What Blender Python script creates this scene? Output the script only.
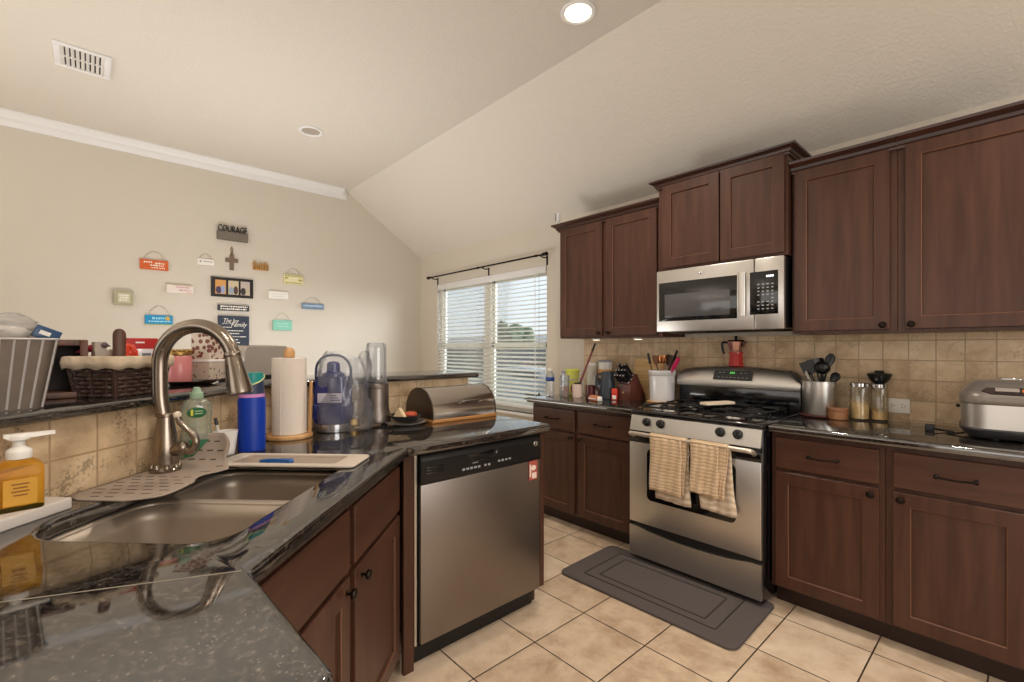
import bpy, bmesh, math, random
from mathutils import Vector, Matrix, noise

for _o in list(bpy.data.objects):
    bpy.data.objects.remove(_o)
SC = bpy.context.scene
COL = SC.collection
R = math.radians
RND = random.Random(7)

# ---------------------------------------------------------------- camera
cam_d = bpy.data.cameras.new('camera')
cam = bpy.data.objects.new('camera', cam_d)
COL.objects.link(cam)
cam.location = (0, 0, 1.296)
cam.rotation_euler = (R(90), 0, R(47.85))
cam_d.sensor_width = 36
cam_d.lens = 466 / 1024 * 36
cam_d.shift_y = 7 / 1024
cam_d.clip_start = 0.02
SC.camera = cam

# ---------------------------------------------------------------- view and world
SC.view_settings.view_transform = 'Standard'
SC.view_settings.look = 'None'
SC.view_settings.exposure = 0.68
SC.view_settings.gamma = 1.0
SC.view_settings.use_curve_mapping = False
SC.cycles.use_denoising = True
SC.cycles.max_bounces = 10
SC.cycles.diffuse_bounces = 5
SC.cycles.transparent_max_bounces = 24

world = bpy.data.worlds.new('sky')
SC.world = world
world.use_nodes = True
wn = world.node_tree.nodes
bg = wn['Background']
bg.inputs['Color'].default_value = (0.86, 0.93, 1.0, 1)
bg.inputs['Strength'].default_value = 0.76


def area(name, loc, rot, sx, sy, power, color):
    d = bpy.data.lights.new(name, 'AREA')
    d.shape = 'RECTANGLE'
    d.size, d.size_y, d.energy, d.color = sx, sy, power, color
    o = bpy.data.objects.new(name, d)
    COL.objects.link(o)
    o.location, o.rotation_euler = loc, rot
    return o


# rear panel stands in for windows assumed behind the camera
area('daylight_rear', (-1.2, -3.93, 1.35), (R(90), 0, R(0)), 5.6, 2.1, 38, (1.0, 0.985, 0.96))
area('fill_right', (2.13, 1.0, 1.55), (R(90), 0, R(90)), 2.2, 1.5, 28, (1.0, 0.98, 0.95))  # added side fill; no opening is known in the right wall
# added fills without lamp bodies, turned up to brighten the ceiling
area('ceiling_fill_dining', (-3.6, 0.9, 0.75), (R(180), 0, 0), 1.0, 1.0, 20, (1.0, 0.985, 0.96))
area('ceiling_fill', (-3.0, -2.3, 1.75), (R(180), 0, 0), 0.5, 0.5, 27, (1.0, 0.96, 0.90))
# low hazy sun outside, falling through the blinds on the dining room wall
sd_ = bpy.data.lights.new('sun', 'SUN')
sd_.energy, sd_.angle, sd_.color = 7.0, R(45), (0.97, 0.98, 1.0)
sun = bpy.data.objects.new('sun', sd_)
COL.objects.link(sun)
sun.rotation_euler = Vector((-2.4, -3.0, -0.35)).to_track_quat('-Z', 'Y').to_euler()


def point(name, loc, power, color, rad=0.05):
    d = bpy.data.lights.new(name, 'SPOT')
    d.energy, d.color, d.shadow_soft_size = power, color, rad
    d.spot_size, d.spot_blend = R(125), 0.6
    o = bpy.data.objects.new(name, d)
    COL.objects.link(o)
    o.location = loc
    return o


# recessed lamps in the flat ceiling: the lit can in view and three added unseen ones
for i, p in enumerate([(-1.617, 1.942), (0.3, 1.94), (-0.4, 0.2), (1.2, -0.6)]):
    point('can_lamp_%d' % i, (p[0], p[1], 3.05), 42, (1.0, 0.90, 0.78))


# ---------------------------------------------------------------- materials
def lin(c):
    return tuple((v / 255 / 12.92 if v <= 10 else ((v / 255 + 0.055) / 1.055) ** 2.4) for v in c) + (1,)


def base(name):
    m = bpy.data.materials.new(name)
    m.use_nodes = True
    return m, m.node_tree.nodes, m.node_tree.links, m.node_tree.nodes['Principled BSDF']


def mat(name, rgb, rough=0.5, metal=0.0, spec=0.5, coat=0.0, var=0.0, vscale=30, bump=0.0, bscale=200, trans=0.0, ior=1.45, emit=None, estr=0):
    m, n, l, p = base(name)
    p.inputs['Base Color'].default_value = lin(rgb)
    p.inputs['Roughness'].default_value = rough
    p.inputs['Metallic'].default_value = metal
    p.inputs['Specular IOR Level'].default_value = spec
    p.inputs['Coat Weight'].default_value = coat
    p.inputs['Coat Roughness'].default_value = 0.08
    p.inputs['Transmission Weight'].default_value = trans
    p.inputs['IOR'].default_value = ior
    if emit:
        p.inputs['Emission Color'].default_value = lin(emit)
        p.inputs['Emission Strength'].default_value = estr
    if var or bump:
        tc = n.new('ShaderNodeTexCoord')
    if var:
        ns = n.new('ShaderNodeTexNoise')
        ns.inputs['Scale'].default_value = vscale
        ns.inputs['Detail'].default_value = 4
        l.new(tc.outputs['Object'], ns.inputs['Vector'])
        mx = n.new('ShaderNodeMix')
        mx.data_type = 'RGBA'
        c = lin(rgb)
        mx.inputs[6].default_value = tuple(min(1, v * (1 - var)) for v in c[:3]) + (1,)
        mx.inputs[7].default_value = tuple(min(1, v * (1 + var)) for v in c[:3]) + (1,)
        l.new(ns.outputs['Fac'], mx.inputs[0])
        l.new(mx.outputs[2], p.inputs['Base Color'])
    if bump:
        nb = n.new('ShaderNodeTexNoise')
        nb.inputs['Scale'].default_value = bscale
        nb.inputs['Detail'].default_value = 3
        l.new(tc.outputs['Object'], nb.inputs['Vector'])
        b = n.new('ShaderNodeBump')
        b.inputs['Strength'].default_value = bump
        b.inputs['Distance'].default_value = 0.004
        l.new(nb.outputs['Fac'], b.inputs['Height'])
        l.new(b.outputs['Normal'], p.inputs['Normal'])
    return m


def ramp(n, stops):
    r = n.new('ShaderNodeValToRGB')
    e = r.color_ramp.elements
    while len(e) < len(stops):
        e.new(0.5)
    for i, (pos, c) in enumerate(stops):
        e[i].position = pos
        e[i].color = c if len(c) == 4 else lin(c)
    return r


def wood(name, dark, light, scale, rough=0.36, spec=0.5):
    """grain stretched along the axis whose scale is smallest"""
    m, n, l, p = base(name)
    tc = n.new('ShaderNodeTexCoord')
    mp = n.new('ShaderNodeMapping')
    mp.inputs['Scale'].default_value = scale
    l.new(tc.outputs['Object'], mp.inputs['Vector'])
    ns = n.new('ShaderNodeTexNoise')
    ns.inputs['Scale'].default_value = 1
    ns.inputs['Detail'].default_value = 6
    ns.inputs['Distortion'].default_value = 0.6
    l.new(mp.outputs['Vector'], ns.inputs['Vector'])
    r = ramp(n, [(0.3, dark), (0.7, light)])
    l.new(ns.outputs['Fac'], r.inputs['Fac'])
    l.new(r.outputs['Color'], p.inputs['Base Color'])
    p.inputs['Roughness'].default_value = rough
    p.inputs['Specular IOR Level'].default_value = spec
    return m


def granite(name):
    m, n, l, p = base(name)
    tc = n.new('ShaderNodeTexCoord')
    ns = n.new('ShaderNodeTexNoise')
    ns.inputs['Scale'].default_value = 85
    ns.inputs['Detail'].default_value = 6
    ns.inputs['Roughness'].default_value = 0.7
    l.new(tc.outputs['Object'], ns.inputs['Vector'])
    r1 = ramp(n, [(0.38, (9, 9, 10)), (0.50, (24, 22, 21)), (0.58, (56, 51, 46)), (0.68, (96, 88, 78))])
    l.new(ns.outputs['Fac'], r1.inputs['Fac'])
    vo = n.new('ShaderNodeTexVoronoi')
    vo.inputs['Scale'].default_value = 150
    l.new(tc.outputs['Object'], vo.inputs['Vector'])
    r2 = ramp(n, [(0.0, (1, 1, 1, 1)), (0.2, (1, 1, 1, 1)), (0.3, (0, 0, 0, 1))])
    l.new(vo.outputs['Distance'], r2.inputs['Fac'])
    n2 = n.new('ShaderNodeTexNoise')
    n2.inputs['Scale'].default_value = 22
    l.new(tc.outputs['Object'], n2.inputs['Vector'])
    r3 = ramp(n, [(0.40, (0, 0, 0, 1)), (0.55, (1, 1, 1, 1))])
    l.new(n2.outputs['Fac'], r3.inputs['Fac'])
    mu = n.new('ShaderNodeMath')
    mu.operation = 'MULTIPLY'
    l.new(r2.outputs['Color'], mu.inputs[0])
    l.new(r3.outputs['Color'], mu.inputs[1])
    mx = n.new('ShaderNodeMix')
    mx.data_type = 'RGBA'
    mx.inputs[7].default_value = lin((92, 87, 79))
    l.new(mu.outputs[0], mx.inputs[0])
    l.new(r1.outputs['Color'], mx.inputs[6])
    l.new(mx.outputs[2], p.inputs['Base Color'])
    p.inputs['Roughness'].default_value = 0.05
    p.inputs['IOR'].default_value = 2.4
    return m


def tiles(name, w, h, mortar_w, cols, mortar, axes='XY', origin=(0, 0), rough=0.35, offset=0.0, bump=0.6, mottle=9, pits=0.0):
    """stone tiles: brick grid, each tile with its own tone and a mottled face"""
    m, n, l, p = base(name)
    tc = n.new('ShaderNodeTexCoord')
    sep = n.new('ShaderNodeSeparateXYZ')
    l.new(tc.outputs['Object'], sep.inputs[0])
    cmb = n.new('ShaderNodeCombineXYZ')
    for k, ax in enumerate(axes):
        ad = n.new('ShaderNodeMath')
        ad.operation = 'SUBTRACT'
        ad.inputs[1].default_value = origin[k]
        l.new(sep.outputs[ax], ad.inputs[0])
        l.new(ad.outputs[0], cmb.inputs[k])
    br = n.new('ShaderNodeTexBrick')
    br.offset = offset
    br.squash = 1.0
    br.inputs['Scale'].default_value = 1
    br.inputs['Brick Width'].default_value = w
    br.inputs['Row Height'].default_value = h
    br.inputs['Mortar Size'].default_value = mortar_w
    br.inputs['Mortar Smooth'].default_value = 0.3
    br.inputs['Bias'].default_value = 0.0
    br.inputs['Color1'].default_value = (0, 0, 0, 1)
    br.inputs['Color2'].default_value = (1, 1, 1, 1)
    l.new(cmb.outputs[0], br.inputs['Vector'])
    n1 = n.new('ShaderNodeTexNoise')
    n1.inputs['Scale'].default_value = mottle
    n1.inputs['Detail'].default_value = 8
    n1.inputs['Roughness'].default_value = 0.65
    n1.inputs['Distortion'].default_value = 0.25
    l.new(tc.outputs['Object'], n1.inputs['Vector'])
    a = n.new('ShaderNodeMath')
    a.operation = 'MULTIPLY_ADD'
    a.inputs[1].default_value = 0.3
    l.new(br.outputs['Color'], a.inputs[0])
    s = n.new('ShaderNodeMath')
    s.operation = 'MULTIPLY_ADD'
    s.inputs[1].default_value = 1.5
    s.inputs[2].default_value = -0.4
    l.new(n1.outputs['Fac'], s.inputs[0])
    l.new(s.outputs[0], a.inputs[2])
    r = ramp(n, [(0.1, cols[0]), (0.5, cols[1]), (0.95, cols[2])])
    l.new(a.outputs[0], r.inputs['Fac'])
    src = r.outputs['Color']
    if pits:
        n3 = n.new('ShaderNodeTexNoise')
        n3.inputs['Scale'].default_value = 120
        n3.inputs['Detail'].default_value = 3
        l.new(tc.outputs['Object'], n3.inputs['Vector'])
        n4 = n.new('ShaderNodeTexNoise')
        n4.inputs['Scale'].default_value = 11
        l.new(tc.outputs['Object'], n4.inputs['Vector'])
        q = n.new('ShaderNodeMath')
        q.operation = 'MULTIPLY'
        l.new(n3.outputs['Fac'], q.inputs[0])
        l.new(n4.outputs['Fac'], q.inputs[1])
        r4 = ramp(n, [(0.29, (0, 0, 0, 1)), (0.36, (1, 1, 1, 1))])
        l.new(q.outputs[0], r4.inputs['Fac'])
        q2 = n.new('ShaderNodeMath')
        q2.operation = 'MULTIPLY'
        q2.inputs[1].default_value = pits
        l.new(r4.outputs['Color'], q2.inputs[0])
        mp = n.new('ShaderNodeMix')
        mp.data_type = 'RGBA'
        mp.inputs[7].default_value = lin((96, 76, 56))
        l.new(q2.outputs[0], mp.inputs[0])
        l.new(src, mp.inputs[6])
        src = mp.outputs[2]
    mx = n.new('ShaderNodeMix')
    mx.data_type = 'RGBA'
    mx.inputs[7].default_value = lin(mortar)
    l.new(br.outputs['Fac'], mx.inputs[0])
    l.new(src, mx.inputs[6])
    l.new(mx.outputs[2], p.inputs['Base Color'])
    iv = n.new('ShaderNodeMath')
    iv.operation = 'SUBTRACT'
    iv.inputs[0].default_value = 1
    l.new(br.outputs['Fac'], iv.inputs[1])
    b = n.new('ShaderNodeBump')
    b.inputs['Strength'].default_value = bump
    b.inputs['Distance'].default_value = 0.003
    l.new(iv.outputs[0], b.inputs['Height'])
    l.new(b.outputs['Normal'], p.inputs['Normal'])
    p.inputs['Roughness'].default_value = rough
    return m


def steel(name, rgb=(208, 205, 200), rough=0.34, axis=0, var=0.012):
    m, n, l, p = base(name)
    p.inputs['Base Color'].default_value = lin(rgb)
    p.inputs['Metallic'].default_value = 1.0
    tc = n.new('ShaderNodeTexCoord')
    mp = n.new('ShaderNodeMapping')
    sc = [500, 500, 500]
    sc[axis] = 4
    mp.inputs['Scale'].default_value = sc
    l.new(tc.outputs['Object'], mp.inputs['Vector'])
    ns = n.new('ShaderNodeTexNoise')
    ns.inputs['Scale'].default_value = 1
    ns.inputs['Detail'].default_value = 2
    l.new(mp.outputs['Vector'], ns.inputs['Vector'])
    mr = n.new('ShaderNodeMapRange')
    mr.inputs['To Min'].default_value = rough - var
    mr.inputs['To Max'].default_value = rough + var
    l.new(ns.outputs['Fac'], mr.inputs['Value'])
    l.new(mr.outputs[0], p.inputs['Roughness'])
    return m


def film(name, rgb, tint, solid=0.15, gloss=0.12, rough=0.1):
    """thin clear wall: see-through with a little body colour and a sheen"""
    m, n, l, p = base(name)
    out = n['Material Output']
    n.remove(p)
    tr = n.new('ShaderNodeBsdfTransparent')
    tr.inputs['Color'].default_value = lin(tint)
    df = n.new('ShaderNodeBsdfDiffuse')
    df.inputs['Color'].default_value = lin(rgb)
    gl = n.new('ShaderNodeBsdfGlossy')
    gl.inputs['Roughness'].default_value = rough
    m1 = n.new('ShaderNodeMixShader')
    m1.inputs[0].default_value = solid
    l.new(tr.outputs[0], m1.inputs[1])
    l.new(df.outputs[0], m1.inputs[2])
    m2 = n.new('ShaderNodeMixShader')
    fr = n.new('ShaderNodeLayerWeight')
    fr.inputs['Blend'].default_value = 0.25
    ad = n.new('ShaderNodeMath')
    ad.operation = 'MULTIPLY_ADD'
    ad.inputs[1].default_value = 0.5
    ad.inputs[2].default_value = gloss
    l.new(fr.outputs['Fresnel'], ad.inputs[0])
    l.new(ad.outputs[0], m2.inputs[0])
    l.new(m1.outputs[0], m2.inputs[1])
    l.new(gl.outputs[0], m2.inputs[2])
    l.new(m2.outputs[0], out.inputs['Surface'])
    return m


def translucent(name, rgb, mix=0.4):
    m, n, l, p = base(name)
    out = n['Material Output']
    p.inputs['Base Color'].default_value = lin(rgb)
    p.inputs['Roughness'].default_value = 0.5
    t = n.new('ShaderNodeBsdfTranslucent')
    t.inputs['Color'].default_value = lin(rgb)
    mx = n.new('ShaderNodeMixShader')
    mx.inputs[0].default_value = mix
    l.new(p.outputs[0], mx.inputs[1])
    l.new(t.outputs[0], mx.inputs[2])
    l.new(mx.outputs[0], out.inputs['Surface'])
    return m


def stripes(name, cols, scale, axis='Z', rough=0.9, dist=2.0):
    m, n, l, p = base(name)
    tc = n.new('ShaderNodeTexCoord')
    w = n.new('ShaderNodeTexWave')
    w.wave_type = 'BANDS'
    w.bands_direction = axis
    w.inputs['Scale'].default_value = scale
    w.inputs['Distortion'].default_value = dist
    w.inputs['Detail'].default_value = 3
    w.inputs['Detail Scale'].default_value = 2
    l.new(tc.outputs['Object'], w.inputs['Vector'])
    ns = n.new('ShaderNodeTexNoise')
    ns.inputs['Scale'].default_value = 14
    l.new(tc.outputs['Object'], ns.inputs['Vector'])
    md = n.new('ShaderNodeMath')
    md.operation = 'MULTIPLY_ADD'
    md.inputs[1].default_value = 0.45
    l.new(w.outputs['Fac'], md.inputs[0])
    h = n.new('ShaderNodeMath')
    h.operation = 'MULTIPLY'
    h.inputs[1].default_value = 0.6
    l.new(ns.outputs['Fac'], h.inputs[0])
    l.new(h.outputs[0], md.inputs[2])
    r = ramp(n, [(0.25, cols[0]), (0.75, cols[1])])
    l.new(md.outputs[0], r.inputs['Fac'])
    l.new(r.outputs['Color'], p.inputs['Base Color'])
    b = n.new('ShaderNodeBump')
    b.inputs['Strength'].default_value = 0.35
    b.inputs['Distance'].default_value = 0.002
    l.new(w.outputs['Fac'], b.inputs['Height'])
    l.new(b.outputs['Normal'], p.inputs['Normal'])
    p.inputs['Roughness'].default_value = rough
    p.inputs['Sheen Weight'].default_value = 0.2
    return m


M = {}
M['wall'] = mat('wall_paint', (205, 197, 184), 0.85, bump=0.45, bscale=90)
M['ceiling'] = mat('ceiling_paint', (214, 208, 198), 0.9, bump=0.7, bscale=70)
M['white'] = mat('white_trim', (226, 226, 226), 0.4)
M['floor'] = tiles('floor_tile', 0.338, 0.338, 0.0035, [(170, 142, 116), (210, 187, 161), (230, 212, 190)], (62, 48, 38), 'XY', (-1.4545 - 0.00, 1.452), rough=0.3, bump=0.4, mottle=7)
TC = [(168, 140, 108), (204, 178, 144), (224, 206, 178)]
M['splash_x'] = tiles('travertine_back', 0.106, 0.104, 0.0028, TC, (170, 148, 119), 'XZ', (-0.625, 1.024), rough=0.55, bump=0.7, mottle=10, pits=0.3)
M['splash_y'] = tiles('travertine_leg', 0.106, 0.104, 0.0028, TC, (176, 152, 122), 'YZ', (0.62, 0.93), rough=0.55, bump=0.7, mottle=10, pits=0.3)
M['splash_d'] = tiles('travertine_diagonal', 0.128, 0.113, 0.003, TC, (168, 140, 106), 'XZ', (1.115, 0.896), rough=0.55, bump=0.7, mottle=10, pits=0.55)
M['granite'] = granite('black_granite')
CW = ((62, 37, 27), (80, 51, 38))
M['wood_z'] = wood('cherry_upright', CW[0], CW[1], (26, 26, 2.2), 0.36, 0.35)
M['wood_x'] = wood('cherry_level', CW[0], CW[1], (2.2, 26, 26), 0.36, 0.35)
M['wood_dark'] = wood('cherry_moulding', (38, 20, 15), (66, 36, 26), (2, 30, 30), 0.3)
M['wood_edge'] = mat('pale_edge', (118, 80, 58), 0.4)  # paler tone along the inner edge of the door frames
M['toe'] = mat('toe_kick_wood', (44, 25, 19), 0.45)
M['bronze'] = mat('oil_bronze', (40, 33, 29), 0.32, 0.85)
M['steel_x'] = steel('brushed_steel_level', axis=0)
M['steel_y'] = steel('brushed_steel_upright', axis=2)
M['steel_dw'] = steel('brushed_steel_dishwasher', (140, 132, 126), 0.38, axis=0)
M['chrome'] = mat('polished_chrome', (205, 205, 205), 0.12, 1.0)
M['nickel'] = mat('brushed_nickel', (150, 138, 126), 0.26, 1.0)
M['sink'] = mat('sink_steel', (186, 174, 160), 0.42, 0.7)
M['black'] = mat('black_plastic', (17, 17, 18), 0.35)
M['black_gloss'] = mat('black_enamel', (9, 10, 14), 0.12, coat=0.5)
M['black_glass'] = mat('black_glass', (14, 14, 16), 0.06, spec=0.8)
M['iron'] = mat('cast_iron', (20, 20, 21), 0.55, 0.2)
M['grey_text'] = mat('pale_print', (150, 152, 155), 0.6)
M['glass_pane'] = film('window_glass', (200, 210, 215), (250, 252, 252), 0.02, 0.02, 0.02)
M['clear'] = film('clear_plastic', (225, 228, 232), (240, 243, 246), 0.12, 0.10, 0.08)
M['bag'] = film('plastic_bag', (225, 226, 232), (242, 243, 246), 0.10, 0.05, 0.2)
M['bag_white'] = film('white_plastic_bag', (232, 228, 224), (244, 242, 240), 0.38, 0.06, 0.25)
M['glass_jar'] = film('jar_glass', (215, 215, 205), (246, 244, 236), 0.08, 0.08, 0.04)
M['slat'] = translucent('blind_slat', (246, 246, 243), 0.4)
M['white_vinyl'] = mat('white_vinyl', (232, 228, 218), 0.4)
M['cream'] = mat('cream_plastic', (222, 205, 184), 0.45)
M['white_plastic'] = mat('white_plastic', (232, 228, 222), 0.4)
M['paper'] = mat('paper_towel', (226, 214, 203), 0.95, bump=0.4, bscale=90)
M['pale_wood'] = wood('pale_wood', (176, 128, 78), (212, 168, 114), (20, 20, 3), 0.5)
M['bamboo'] = wood('bamboo', (204, 160, 100), (234, 202, 150), (3, 20, 60), 0.5)
M['brown_wood'] = wood('brown_wood', (60, 34, 22), (104, 64, 42), (20, 20, 4), 0.45)
M['grey_rubber'] = mat('taupe_silicone', (156, 141, 128), 0.75)
M['slot'] = mat('silicone_slot', (70, 60, 54), 0.8)


# ---------------------------------------------------------------- mesh helpers
class MB:
    def __init__(s):
        s.bm = bmesh.new()
        s.mi = 0

    def _done(s, verts, faces):
        for f in faces:
            f.material_index = s.mi
        return verts

    def box(s, x0, x1, y0, y1, z0, z1, b=0.0, seg=2):
        mtx = Matrix.Translation(((x0 + x1) / 2, (y0 + y1) / 2, (z0 + z1) / 2)) @ Matrix.Diagonal((abs(x1 - x0), abs(y1 - y0), abs(z1 - z0), 1))
        r = bmesh.ops.create_cube(s.bm, size=1, matrix=mtx)
        vs = r['verts']
        if b > 0:
            b = min(b, 0.45 * min(abs(x1 - x0), abs(y1 - y0), abs(z1 - z0)))
            es = list({e for v in vs for e in v.link_edges})
            rb = bmesh.ops.bevel(s.bm, geom=es, offset=b, segments=seg, affect='EDGES', profile=0.5)
            vs = list({v for f in rb['faces'] for v in f.verts} | {v for v in vs if v.is_valid})
        fs = {f for v in vs for f in v.link_faces}
        return s._done(vs, fs)

    def loft(s, rings, cap0=True, cap1=True, closed=True):
        vr = [[s.bm.verts.new(p) for p in ring] for ring in rings]
        fs = []
        n = len(vr[0])
        for a, b in zip(vr, vr[1:]):
            for i in range(n if closed else n - 1):
                j = (i + 1) % n
                fs.append(s.bm.faces.new((a[i], a[j], b[j], b[i])))
        if cap0:
            fs.append(s.bm.faces.new(list(reversed(vr[0]))))
        if cap1:
            fs.append(s.bm.faces.new(vr[-1]))
        s._done(None, fs)
        return [v for r in vr for v in r]

    def lathe(s, prof, n=28, c=(0, 0), cap0=True, cap1=True):
        rings = [[(c[0] + r * math.cos(2 * math.pi * i / n), c[1] + r * math.sin(2 * math.pi * i / n), z) for i in range(n)] for r, z in prof]
        return s.loft(rings, cap0, cap1)

    def tube(s, pts, r, n=10, cap=True, closed=False):
        pts = [Vector(p) for p in pts]
        rs = r if isinstance(r, (list, tuple)) else [r] * len(pts)
        rings = []
        t0 = (pts[1] - pts[0]).normalized()
        up = Vector((0, 0, 1)) if abs(t0.z) < 0.9 else Vector((1, 0, 0))
        x = t0.cross(up).normalized()
        for i, p in enumerate(pts):
            if closed:
                t = (pts[(i + 1) % len(pts)] - pts[i - 1]).normalized()
            else:
                t = (pts[min(i + 1, len(pts) - 1)] - pts[max(i - 1, 0)]).normalized()
            x = (x - t * x.dot(t)).normalized()
            y = t.cross(x)
            rings.append([p + (x * math.cos(2 * math.pi * k / n) + y * math.sin(2 * math.pi * k / n)) * rs[i] for k in range(n)])
        if closed:
            rings.append(rings[0])
            vr = [[s.bm.verts.new(q) for q in ring] for ring in rings[:-1]]
            fs = []
            for a in range(len(vr)):
                A, B = vr[a], vr[(a + 1) % len(vr)]
                for i in range(n):
                    fs.append(s.bm.faces.new((A[i], A[(i + 1) % n], B[(i + 1) % n], B[i])))
            s._done(None, fs)
            return [v for q in vr for v in q]
        return s.loft(rings, cap, cap)

    def cyl(s, p0, p1, r0, r1=None, n=20):
        return s.tube([p0, p1], [r0, r0 if r1 is None else r1], n)

    def ball(s, c, r, u=16, v=10):
        if not isinstance(r, (tuple, list)):
            r = (r, r, r)
        mtx = Matrix.Translation(c) @ Matrix.Diagonal((r[0], r[1], r[2], 1))
        g = bmesh.ops.create_uvsphere(s.bm, u_segments=u, v_segments=v, radius=1, matrix=mtx)
        return s._done(g['verts'], {f for w in g['verts'] for f in w.link_faces})

    def prism(s, poly, z0, z1, mtx=None):
        vs = s.loft([[(x, y, z0) for x, y in poly], [(x, y, z1) for x, y in poly]])
        if mtx is not None:
            s.xf(vs, mtx)
        return vs

    def surf(s, nu, nv, f):
        g = [[s.bm.verts.new(f(i / nu, j / nv)) for j in range(nv + 1)] for i in range(nu + 1)]
        fs = []
        for i in range(nu):
            for j in range(nv):
                fs.append(s.bm.faces.new((g[i][j], g[i + 1][j], g[i + 1][j + 1], g[i][j + 1])))
        s._done(None, fs)
        return [v for r in g for v in r]

    def slab(s, outer, holes, z0, z1, r=0.008, seg=3):
        """flat slab with holes and rounded edges; outer counter-clockwise, holes clockwise"""
        prof = []
        for k in range(seg + 1):
            a = math.pi / 2 * k / seg
            prof.append((r * (1 - math.sin(a)), z1 - r * (1 - math.cos(a))))
        for k in range(seg + 1):
            a = math.pi / 2 * k / seg
            prof.append((r * (1 - math.cos(a)), z0 + r * (1 - math.sin(a))))
        tops, bots, fs = [], [], []
        for poly in [outer] + holes:
            rings = [[s.bm.verts.new((x, y, z)) for x, y in inset(poly, d)] for d, z in prof]
            n = len(poly)
            for a, b in zip(rings, rings[1:]):
                for i in range(n):
                    fs.append(s.bm.faces.new((a[i], b[i], b[(i + 1) % n], a[(i + 1) % n])))
            tops.append(rings[0])
            bots.append(rings[-1])
        for loops in (tops, bots):
            es = []
            for lp in loops:
                for i in range(len(lp)):
                    e = s.bm.edges.get((lp[i], lp[(i + 1) % len(lp)]))
                    es.append(e)
            g = bmesh.ops.triangle_fill(s.bm, use_beauty=True, use_dissolve=False, edges=es)
            fs += [x for x in g['geom'] if isinstance(x, bmesh.types.BMFace)]
        bmesh.ops.recalc_face_normals(s.bm, faces=fs)
        return s._done(None, fs)

    def xf(s, vs, mtx):
        bmesh.ops.transform(s.bm, matrix=mtx, verts=[v for v in vs if v.is_valid])
        return vs

    def build(s, name, mats, parent=None, loc=(0, 0, 0), rz=0.0, smooth=35, solid=0, sub=0, recalc=True):
        if recalc:
            bmesh.ops.recalc_face_normals(s.bm, faces=s.bm.faces[:])
        me = bpy.data.meshes.new(name)
        s.bm.to_mesh(me)
        s.bm.free()
        if not isinstance(mats, (list, tuple)):
            mats = [mats]
        for k in mats:
            me.materials.append(M[k] if isinstance(k, str) else k)
        if smooth:
            me.polygons.foreach_set('use_smooth', [True] * len(me.polygons))
            me.set_sharp_from_angle(angle=R(smooth))
        o = bpy.data.objects.new(name, me)
        COL.objects.link(o)
        o.location = loc
        o.rotation_euler = (0, 0, rz)
        if parent:
            o.parent = parent
        if solid:
            md = o.modifiers.new('thickness', 'SOLIDIFY')
            md.thickness = solid
            md.offset = 0
        if sub:
            md = o.modifiers.new('smooth', 'SUBSURF')
            md.levels = md.render_levels = sub
        return o


def inset(poly, d):
    n = len(poly)
    out = []
    for i in range(n):
        p0, p1, p2 = Vector(poly[i - 1]), Vector(poly[i]), Vector(poly[(i + 1) % n])
        a, b = (p1 - p0).normalized(), (p2 - p1).normalized()
        na, nb = Vector((-a.y, a.x)), Vector((-b.y, b.x))
        k = 1 + na.dot(nb)
        o = (na + nb) / max(k, 0.2) * d
        out.append((p1.x + o.x, p1.y + o.y))
    return out


def rrect(x0, x1, y0, y1, r, n=6):
    """rounded rectangle, counter-clockwise; r one radius or four (corners from x1,y0 round to x0,y0)"""
    if not isinstance(r, (tuple, list)):
        r = (r,) * 4
    out = []
    for (cx, cy, sx, sy, a0), q in zip(((x1, y0, -1, 1, -90), (x1, y1, -1, -1, 0), (x0, y1, 1, -1, 90), (x0, y0, 1, 1, 180)), r):
        for k in range(n + 1):
            a = R(a0 + 90 * k / n)
            out.append((cx + sx * q + q * math.cos(a), cy + sy * q + q * math.sin(a)))
    return out


def spline(pts, n=8):
    pts = [Vector(p) for p in pts]
    out = []
    for i in range(len(pts) - 1):
        p0, p1, p2, p3 = pts[max(i - 1, 0)], pts[i], pts[i + 1], pts[min(i + 2, len(pts) - 1)]
        for k in range(n):
            t = k / n
            out.append(0.5 * ((2 * p1) + (p2 - p0) * t + (2 * p0 - 5 * p1 + 4 * p2 - p3) * t * t + (3 * p1 - p0 - 3 * p2 + p3) * t ** 3))
    out.append(pts[-1])
    return out


def tag(o, label=None, cat=None, group=None, kind=None):
    if label:
        o['label'] = label
    if cat:
        o['category'] = cat
    if group:
        o['group'] = group
    if kind:
        o['kind'] = kind
    return o


def thing(name, label, cat, loc=(0, 0, 0), rz=0.0, group=None):
    o = bpy.data.objects.new(name, None)
    o.empty_display_size = 0.05
    COL.objects.link(o)
    o.location = loc
    o.rotation_euler = (0, 0, rz)
    return tag(o, label, cat, group)


def kids(o):
    return [c for c in bpy.data.objects if c.parent == o]


def dup(o, loc=None, rz=None, label=None, parent=None):
    c = o.copy()
    COL.objects.link(c)
    if parent is not None:
        c.parent = parent
    if loc is not None:
        c.location = loc
    if rz is not None:
        c.rotation_euler = (0, 0, rz)
    if label:
        c['label'] = label
    for ch in kids(o):
        dup(ch, parent=c)
    return c


def struct(o):
    o['kind'] = 'structure'
    return o


_texts = {}


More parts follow.
